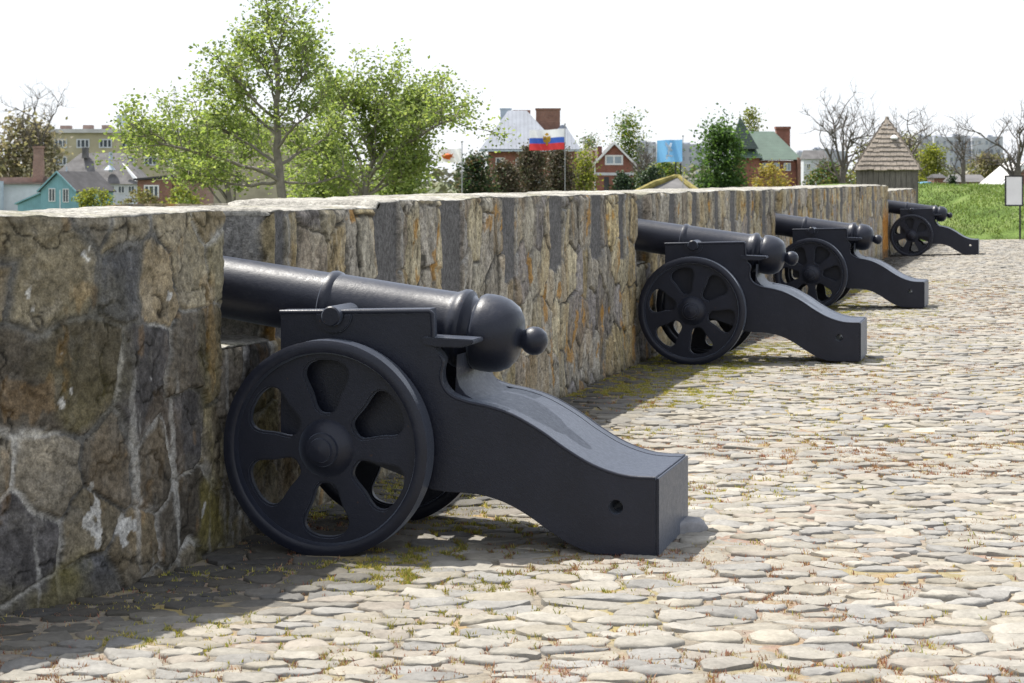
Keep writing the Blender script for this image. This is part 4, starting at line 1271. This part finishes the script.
def small_house(name, label, x0, x1, ye, yr, ybot, Z, wall, roof, cat='house', gable_front=False, zb=None, wins=()):
    s = px(Z); xm = (x0+x1)/2; c = at(xm, ybot, Z); zb = ZG if zb is None else zb
    r = empty(name, (c.x, Z, zb), 0, label, cat)
    X = lambda x: (x-xm)*s
    zz = lambda y: EYE-(y-179)*s-zb
    D = max(3.0, (x1-x0)*s*.7)
    MB().box(X(x0+1), X(x1-1), .3, D-.3, 0, zz(ye)).build('wall', M[wall], r)
    MB().add([(X(x0),0,zz(ye)+.01), (X(x1),0,zz(ye)+.01), (X(x1),D,zz(ye)+.01), (X(x0),D,zz(ye)+.01), (X(x0+2),D/2,zz(yr)), (X(x1-2),D/2,zz(yr))],
             [(0,1,5,4), (1,2,5), (2,3,4,5), (3,0,4), (3,2,1,0)]).build('roof', M[roof], r)
    for (x, y, w, h) in wins: window(r, X(x), zz(y), w*s, h*s, .3)
    return r
small_house('cottage', 'pale little house between the green roofed house and the bare tree', 803, 828, 159, 150, 180, 250, 'whitewash', 'grey_roof', wins=((809,166,4,5), (819,166,4,5)))
small_house('cottage', 'low greyish brown shed at the top of the grass bank, left of the white sign', 952, 988, 182, 174.5, 190, 135, 'pink_brick', 'grey_roof', 'shed', wins=((958,185,3,3), (966,185,3,3), (974,185,3,3)))
small_house('cottage', 'pinkish house roof between the metal roofed house and the small red house', 572, 600, 163, 150, 190, 340, 'pink_brick', 'brown_roof')
small_house('cottage', 'low grey roofed house right of the mossy yellow roof', 688, 726, 187, 178, 200, 150, 'whitewash', 'grey_roof')
small_house('cottage', 'dark brick shed with a small chimney top right of the wooden hut', 934, 948, 178, 174, 190, 150, 'brown_brick', 'dark_roof', 'shed')

def gable_roof_right():
    Z = 118; s = px(Z); c = at(1018, 180, Z); zb = -3.5
    r = empty('dark_roof_house', (c.x, Z, zb), 0, 'house with white gable edge and dark roof behind the white sign', 'house')
    X = lambda x: (x-1006)*s
    zz = lambda y: EYE-(y-179)*s-zb
    MB().prism([(X(988), 0), (X(1070), 0), (X(1070), zz(187)), (X(1030), zz(166)), (X(1014), zz(166)), (X(988), zz(187))], 0, 5).build('wall', M['brown_brick'], r)
    MB().add([(X(985),-.2,zz(188)), (X(991),-.2,zz(188)), (X(1017),-.2,zz(163.5)), (X(1012),-.2,zz(163.5)), (X(985),.2,zz(188)), (X(991),.2,zz(188)), (X(1017),.2,zz(163.5)), (X(1012),.2,zz(163.5))],
             [(0,1,2,3), (7,6,5,4), (0,4,5,1), (1,5,6,2), (2,6,7,3), (3,7,4,0)]).build('bargeboard', M['white'], r)
    MB().add([(X(985),.21,zz(188)+.02), (X(1014),.21,zz(163.5)+.02), (X(1014),5.2,zz(163.5)+.02), (X(985),5.2,zz(188)+.02), (X(985),.21,zz(188)+.12), (X(1014),.21,zz(163.5)+.12), (X(1014),5.2,zz(163.5)+.12), (X(985),5.2,zz(188)+.12)],
             [(0,1,2,3), (7,6,5,4), (0,4,5,1), (1,5,6,2), (2,6,7,3), (3,7,4,0)]).build('white_roof', M['pale_roof'], r)
    MB().add([(X(992),-.15,zz(188)), (X(1080),-.15,zz(188)), (X(1045),2.5,zz(163.5)), (X(1017.5),2.5,zz(163.5)), (X(1080),5.2,zz(188)), (X(992),5.2,zz(188))], [(0,1,2,3), (1,4,2), (4,5,3,2), (5,0,3), (5,4,1,0)]).build('roof', M['dark_roof'], r)
gable_roof_right()

def tent():
    Z = 96; c = at(929, 189, Z); s = px(Z)
    r = empty('tent', (c.x, Z, c.z-.6), 0, 'small blue tent at the top of the grass bank beside the wooden hut', 'tent')
    MB().prism([(-9*s, 0), (9*s, 0), (9*s, .6), (2*s, .62+7*s), (-5*s, .62+6*s), (-9*s, .62)], 0, 1.6).build('canopy', M['tent'], r)
    MB().tube([(-1.5*s, -.02, 0), (-1.5*s, -.02, .6+6.6*s)], .015).build('pole', M['steel'], r)
tent()

def picket_fence():
    Z = 100; c = at(960, 188.5, Z); s = px(Z)
    r = empty('low_fence', (c.x, Z, c.z-.5), 0, 'low whitish fence along the top of the grass bank', 'fence')
    mb = MB()
    for k in range(22): mb.box(-.95+.09*k, -.90+.09*k, 0, .03, 0, .68)
    mb.build('picket', M['whitewash'], r)
    MB().box(-1.0, 1.05, .032, .06, .5, .56).build('rail', M['whitewash'], r)
picket_fence()

def mossy_hut():
    Z = 112; s = px(Z); c = at(668, 190, Z)
    r = empty('thatched_hut', (c.x, Z, -3.6), 0, 'low hut with mossy yellow hipped thatch showing just over the wall', 'hut')
    zz = lambda y: EYE-(y-179)*s+3.6
    X = lambda x: (x-668)*s
    MB().box(X(640), X(704), .4, 4, 0, zz(195)).build('wall', M['whitewash'], r)
    rf = hip(MB(), X(630), X(712), -.3, 4.6, zz(196), X(677), X(682), zz(176.5)).build('roof', M['grey_roof'], r)
    mb = MB()
    mb.tube([(X(632), -.32, zz(195)), (X(655), .9, zz(184)), (X(678), 2.1, zz(177))], [.22, .2, .16], 8)
    mb.tube([(X(682), 2.1, zz(177)), (X(690), 1.0, zz(185)), (X(700), -.2, zz(194))], [.14, .18, .2], 8)
    mb.tube([(X(676), 2.1, zz(176.8)), (X(684), 2.1, zz(176.8))], .15, 8)
    mb.build('thatched_ridge', M['moss_roof'], rf)
    for k in range(2):
        MB().tube([(X(679+5*k), 2.3, zz(176)), (X(679+5*k), 2.3, zz(160+3*k))], .05, 6).build('stove_pipe', M['iron'], r)
mossy_hut()

# ---------------------------------------------------------------- flags
def flag(label, xp, ytop, ybot, xl, y0, y1, Z, painter, seed, droop=0.0, emblem=None, pole='steel'):
    s = px(Z); c = at(xp, ybot, Z)
    r = empty('flag', (c.x, Z, -4.0), 0, label, 'flag', 'flags flying beyond the wall')
    zz = lambda y: EYE-(y-179)*s+4.0
    MB().tube([(0,0,0), (0,0,zz(ytop))], .024, 8).lathe([(0,.0), (.03,.06), (.09,.06), (.12,.0)], 10, (0,0,zz(ytop)), 'z').build('pole', M[pole], r)
    W = (xp-xl)*s; h = (y1-y0)*s
    us = np.linspace(0, 1, 44); vs = np.linspace(0, 1, 30)
    U, V = np.meshgrid(us, vs, indexing='ij')
    wave = .26*np.sin(U*8.5 + V*1.4 + seed)*U**.6 + .10*np.sin(U*15 + V*4 + seed*2)
    X = -U*W - .04; Y = wave; Zc = zz(y0) - V*h - droop*h*U + .03*np.sin(U*8 + seed)*W*.3
    Vv = np.stack([X, Y, Zc], -1).reshape(-1, 3); m = len(vs)
    i = np.arange(len(us)-1)[:, None]*m + np.arange(m-1)[None, :]
    Fq = np.stack([i, i+1, i+m+1, i+m], -1).reshape(-1, 4)
    cl = np_mesh('cloth', Vv, Fq, M['canvas'], r, painter(U, V).reshape(-1, 3), 179)
    if emblem:
        # a small mark appliqued on the cloth, following its waves
        for shape, col in emblem:
            P = []; Fm = []
            for poly in shape:
                b = len(P)
                for (u, v) in poly:
                    wv = .26*math.sin(u*8.5+v*1.4+seed)*u**.6 + .10*math.sin(u*15+v*4+seed*2)
                    P.append((-u*W-.04, wv-.05, zz(y0)-v*h-droop*h*u + .03*math.sin(u*8+seed)*W*.3))
                Fm.append(tuple(range(b, len(P))))
            me = bpy.data.meshes.new('emblem'); me.from_pydata(P, [], Fm); set_col(me, np.tile(np.array(col), (len(P), 1)))
            link_mesh('emblem', me, M['canvas'], cl)
    return r

def lerp3(masks, cols):
    out = np.zeros(masks[0].shape + (3,))
    for m, c in zip(masks, cols): out = out + m[..., None]*np.array(c)
    return out
def tri_paint(U, V):
    a = (V < .40)*1.0; b = ((V >= .40) & (V < .68))*1.0; c = (V >= .68)*1.0
    return lerp3([a, b, c], [(.78,.78,.80), (.055,.12,.46), (.55,.05,.055)])
def white_paint(U, V): return lerp3([V*0+1], [(.75,.75,.74)])
def blue_paint(U, V): return lerp3([V*0+1], [(.20,.46,.74)])
eagle = [[(.60,.28),(.56,.34),(.53,.30),(.50,.38),(.47,.30),(.44,.34),(.40,.28),(.39,.50),(.42,.62),(.46,.60),(.47,.72),(.50,.78),(.53,.72),(.54,.60),(.58,.62),(.61,.50)], [(.53,.16),(.56,.24),(.52,.28),(.48,.28),(.44,.24),(.47,.16)]]
flag('white, blue and red waving flag with a gold emblem, in front of the metal roof', 565, 125, 196, 530, 129, 149.5, 112, tri_paint, .6, .06, [(eagle, (.62,.36,.03))])
rooster = [[(.30,.30),(.42,.40),(.55,.30),(.66,.36),(.80,.50),(.66,.52),(.72,.72),(.58,.62),(.46,.80),(.42,.62),(.26,.66),(.36,.50)]]
flag('small white flag with an orange emblem beside the bushy light green tree', 462, 143, 196, 437.5, 148.5, 162, 90, white_paint, 1.9, .06, [(rooster, (.60,.17,.05))])
cross = [[(.66,.08),(.58,.16),(.46,.34),(.36,.48),(.44,.52),(.56,.42),(.68,.22)], [(.40,.14),(.46,.12),(.58,.48),(.66,.86),(.60,.90),(.50,.62)], [(.36,.70),(.64,.66),(.64,.74),(.36,.78)]]
flag('light blue flag with a white emblem flying above the mossy hut', 683, 137, 196, 657.5, 139.5, 161.5, 112, blue_paint, 3.1, .04, [(cross, (.72,.75,.78))])

# ------------------------------------------------------- wooden hut and sign
def shingle_wood(name, c, stretch):
    m, nt, b = nodes(name)
    f1 = noise(nt, 6, 6, .65, stretch=stretch); f2 = noise(nt, 1.3, 4, .6)
    col = ramp(nt, f1, [(.28, tuple(x*.45 for x in c)), (.5, c), (.74, tuple(min(1, x*1.5) for x in c))])
    col = mix_col(nt, 1.0, col, ramp(nt, f2, [(.3, .75), (.7, 1.2)]), 'MULTIPLY')
    nt.links.new(col, b.inputs['Base Color']); b.inputs['Roughness'].default_value = .9
    bump(nt, b, f1, .6, .02)
    return m
M['old_wood'] = shingle_wood('weathered_plank', (.15,.135,.12), (6, 6, .5))
M['shingle'] = shingle_wood('weathered_shingle', (.24,.205,.17), (3, 3, 3))
def wooden_hut():
    Z = 60; s = px(Z); c = at(893, 190, Z); rng = random.Random(4)
    r = empty('wooden_hut', (c.x, Z+.95, -.6), R(-11.3), 'grey weathered wooden hut with steep pyramid shingle roof beyond the wall end', 'hut')
    zz = lambda y: EYE-(y-179)*s+.6
    w = .94
    mb = MB(); n = 11
    for side in range(4):
        for k in range(n):
            x0 = -w + 2*w*k/n + .006; x1 = -w + 2*w*(k+1)/n - .006; d = rng.uniform(-.012, .012)
            m4 = Matrix.Rotation(side*PI/2, 3, 'Z')
            b = MB().box(x0, x1, -w-.02+d, -w+.03+d, 0, zz(168.5))
            mb.add([m4 @ Vector(v) for v in b.v], b.f)
    mb.box(-w+.04, w-.04, -w+.04, w-.04, 0, zz(169))
    mb.build('plank_wall', M['old_wood'], r)
    # courses of boards, each overlapping the one below
    mb = MB(); N_ = 11; z0 = zz(169.5); z1 = zz(119)
    for k in range(N_):
        f0 = k/N_; f1 = (k+1)/N_
        a0 = .99*(1-f0)+.03; a1 = .99*(1-f1)+.03; zb, zt = z0+(z1-z0)*f0, z0+(z1-z0)*f1
        for side in range(4):
            m4 = Matrix.Rotation(side*PI/2, 3, 'Z')
            nb = max(2, int(9*(1-f0)+1))
            for q in range(nb):
                u0 = -1+2*q/nb; u1 = -1+2*(q+1)/nb; j = rng.uniform(-.018, .018)
                v = [(u0*a0+.004, -a0-.045+j*.5, zb-.03+j), (u1*a0-.004, -a0-.045+j*.5, zb-.03+j), (u1*a1-.004, -a1+.005, zt+.01), (u0*a1+.004, -a1+.005, zt+.01),
                     (u0*a0+.004, -a0-.085+j*.5, zb+j), (u1*a0-.004, -a0-.085+j*.5, zb+j), (u1*a1-.004, -a1-.02, zt+.03), (u0*a1+.004, -a1-.02, zt+.03)]
                mb.add([m4 @ Vector(p) for p in v], [(0,3,2,1), (4,5,6,7), (0,1,5,4), (1,2,6,5), (2,3,7,6), (3,0,4,7)])
    mb.lathe([(z1-.1,.12), (z1+.02,.07), (z1+.10,.05), (z1+.12,.001)], 8, (0,0,0), 'z')
    rf = mb.build('shingle_roof', M['shingle'], r)
    MB().lathe([(0,.10), (.05,.12), (.12,.06), (.14,.001)], 10, (.22, -.48, zz(139)), 'z').build('vent_cap', M['white'], rf)
wooden_hut()

def sign():
    Z = 54; s = px(Z); c = at(1020.5, 238, Z)
    r = empty('information_sign', (c.x, Z, -.02), R(0), 'blank white sign board in a black frame on a thin post by the grass', 'sign')
    zz = lambda y: EYE-(y-179)*s+.02
    X = lambda x: (x-1020.5)*s
    MB().tube([(0,.05,0), (0,.05,zz(176))], .028, 8).build('post', M['iron'], r)
    MB().box(X(1006.2), X(1021.8), -.012, .012, zz(204.8), zz(176.8)).build('panel', M['white'], r)
    mb = MB()
    mb.box(X(1004.8), X(1006.2), -.02, .02, zz(206.2), zz(175.4)); mb.box(X(1021.8), X(1023.2), -.02, .02, zz(206.2), zz(175.4))
    mb.box(X(1006.2), X(1021.8), -.02, .02, zz(206.2), zz(204.8)); mb.box(X(1006.2), X(1021.8), -.02, .02, zz(176.8), zz(175.4))
    mb.build('frame', M['iron'], r)
sign()

# a loose stone block by the end of the nearest trail
def loose_stone():
    bm = bmesh.new(); bmesh.ops.create_icosphere(bm, subdivisions=3, radius=1)
    rng = random.Random(2)
    for v in bm.verts:
        v.co = Vector((max(-.8, min(.8, v.co.x))*.13, max(-.75, min(.75, v.co.y))*.10, max(-.7, min(.62, v.co.z))*.06)) * (1+rng.gauss(0, .025))
    me = bpy.data.meshes.new('loose_stone'); bm.to_mesh(me); bm.free(); set_col(me, np.tile(np.array((.24,.24,.25)), (len(me.vertices), 1))); finish(me, 50)
    o = link_mesh('loose_stone', me, M['cobble']); p = at(682, 541, 1)
    o.location = (.80, 8.92, .045+.02); o.rotation_euler = (0, 0, .5)
    tag(o, 'loose grey stone wedged against the rear of the nearest cannon', 'stone')
loose_stone()

# ---------------------------------------------------------------- light
SUN = Vector((-.40, .35, 1.0)).normalized()
sun = bpy.data.lights.new('sun', 'SUN'); sun.energy = 4.7; sun.angle = R(.55); sun.color = (1, .955, .88)
so = bpy.data.objects.new('sun', sun); COL.objects.link(so); so.location = SUN*60
so.rotation_euler = (-SUN).to_track_quat('-Z', 'Y').to_euler()
w = bpy.data.worlds.new('World'); SC.world = w; w.use_nodes = True
nt = w.node_tree; bg = nt.nodes['Background']
sky = nt.nodes.new('ShaderNodeTexSky'); sky.sky_type = 'NISHITA'; sky.sun_disc = False
sky.sun_elevation = math.asin(SUN.z); sky.sun_rotation = math.atan2(SUN.x, SUN.y)
sky.air_density = 1.0; sky.dust_density = 1.2; sky.ozone_density = 1.0; sky.altitude = 0
# a thin, even veil of bright white cloud over the blue
tcw = nt.nodes.new('ShaderNodeTexCoord'); nz = nt.nodes.new('ShaderNodeTexNoise'); nz.inputs['Scale'].default_value = 2.2; nz.inputs['Detail'].default_value = 5
nt.links.new(tcw.outputs['Generated'], nz.inputs['Vector'])
cl = ramp(nt, nz.outputs['Fac'], [(.3, (4.9, 5.15, 5.7)), (.7, (5.7, 5.9, 6.3))])
nt.links.new(mix_col(nt, .80, sky.outputs[0], cl), bg.inputs[0]); bg.inputs[1].default_value = .12

# ---------------------------------------------------------------- camera
cam = bpy.data.cameras.new('camera'); co = bpy.data.objects.new('camera', cam); COL.objects.link(co)
co.location = (0, 0, EYE); co.rotation_euler = (R(90), 0, 0)
cam.sensor_width = 36; cam.lens = F/1024*36; cam.clip_start = .1; cam.clip_end = 9000
cam.shift_y = -(341.5-179)/1024
cam.dof.use_dof = True; cam.dof.focus_distance = 10.5; cam.dof.aperture_fstop = 9
SC.camera = co
SC.view_settings.view_transform = 'Standard'; SC.view_settings.look = 'None'; SC.view_settings.gamma = 1
SC.view_settings.exposure = .82
SC.cycles.max_bounces = 8; SC.cycles.use_denoising = True
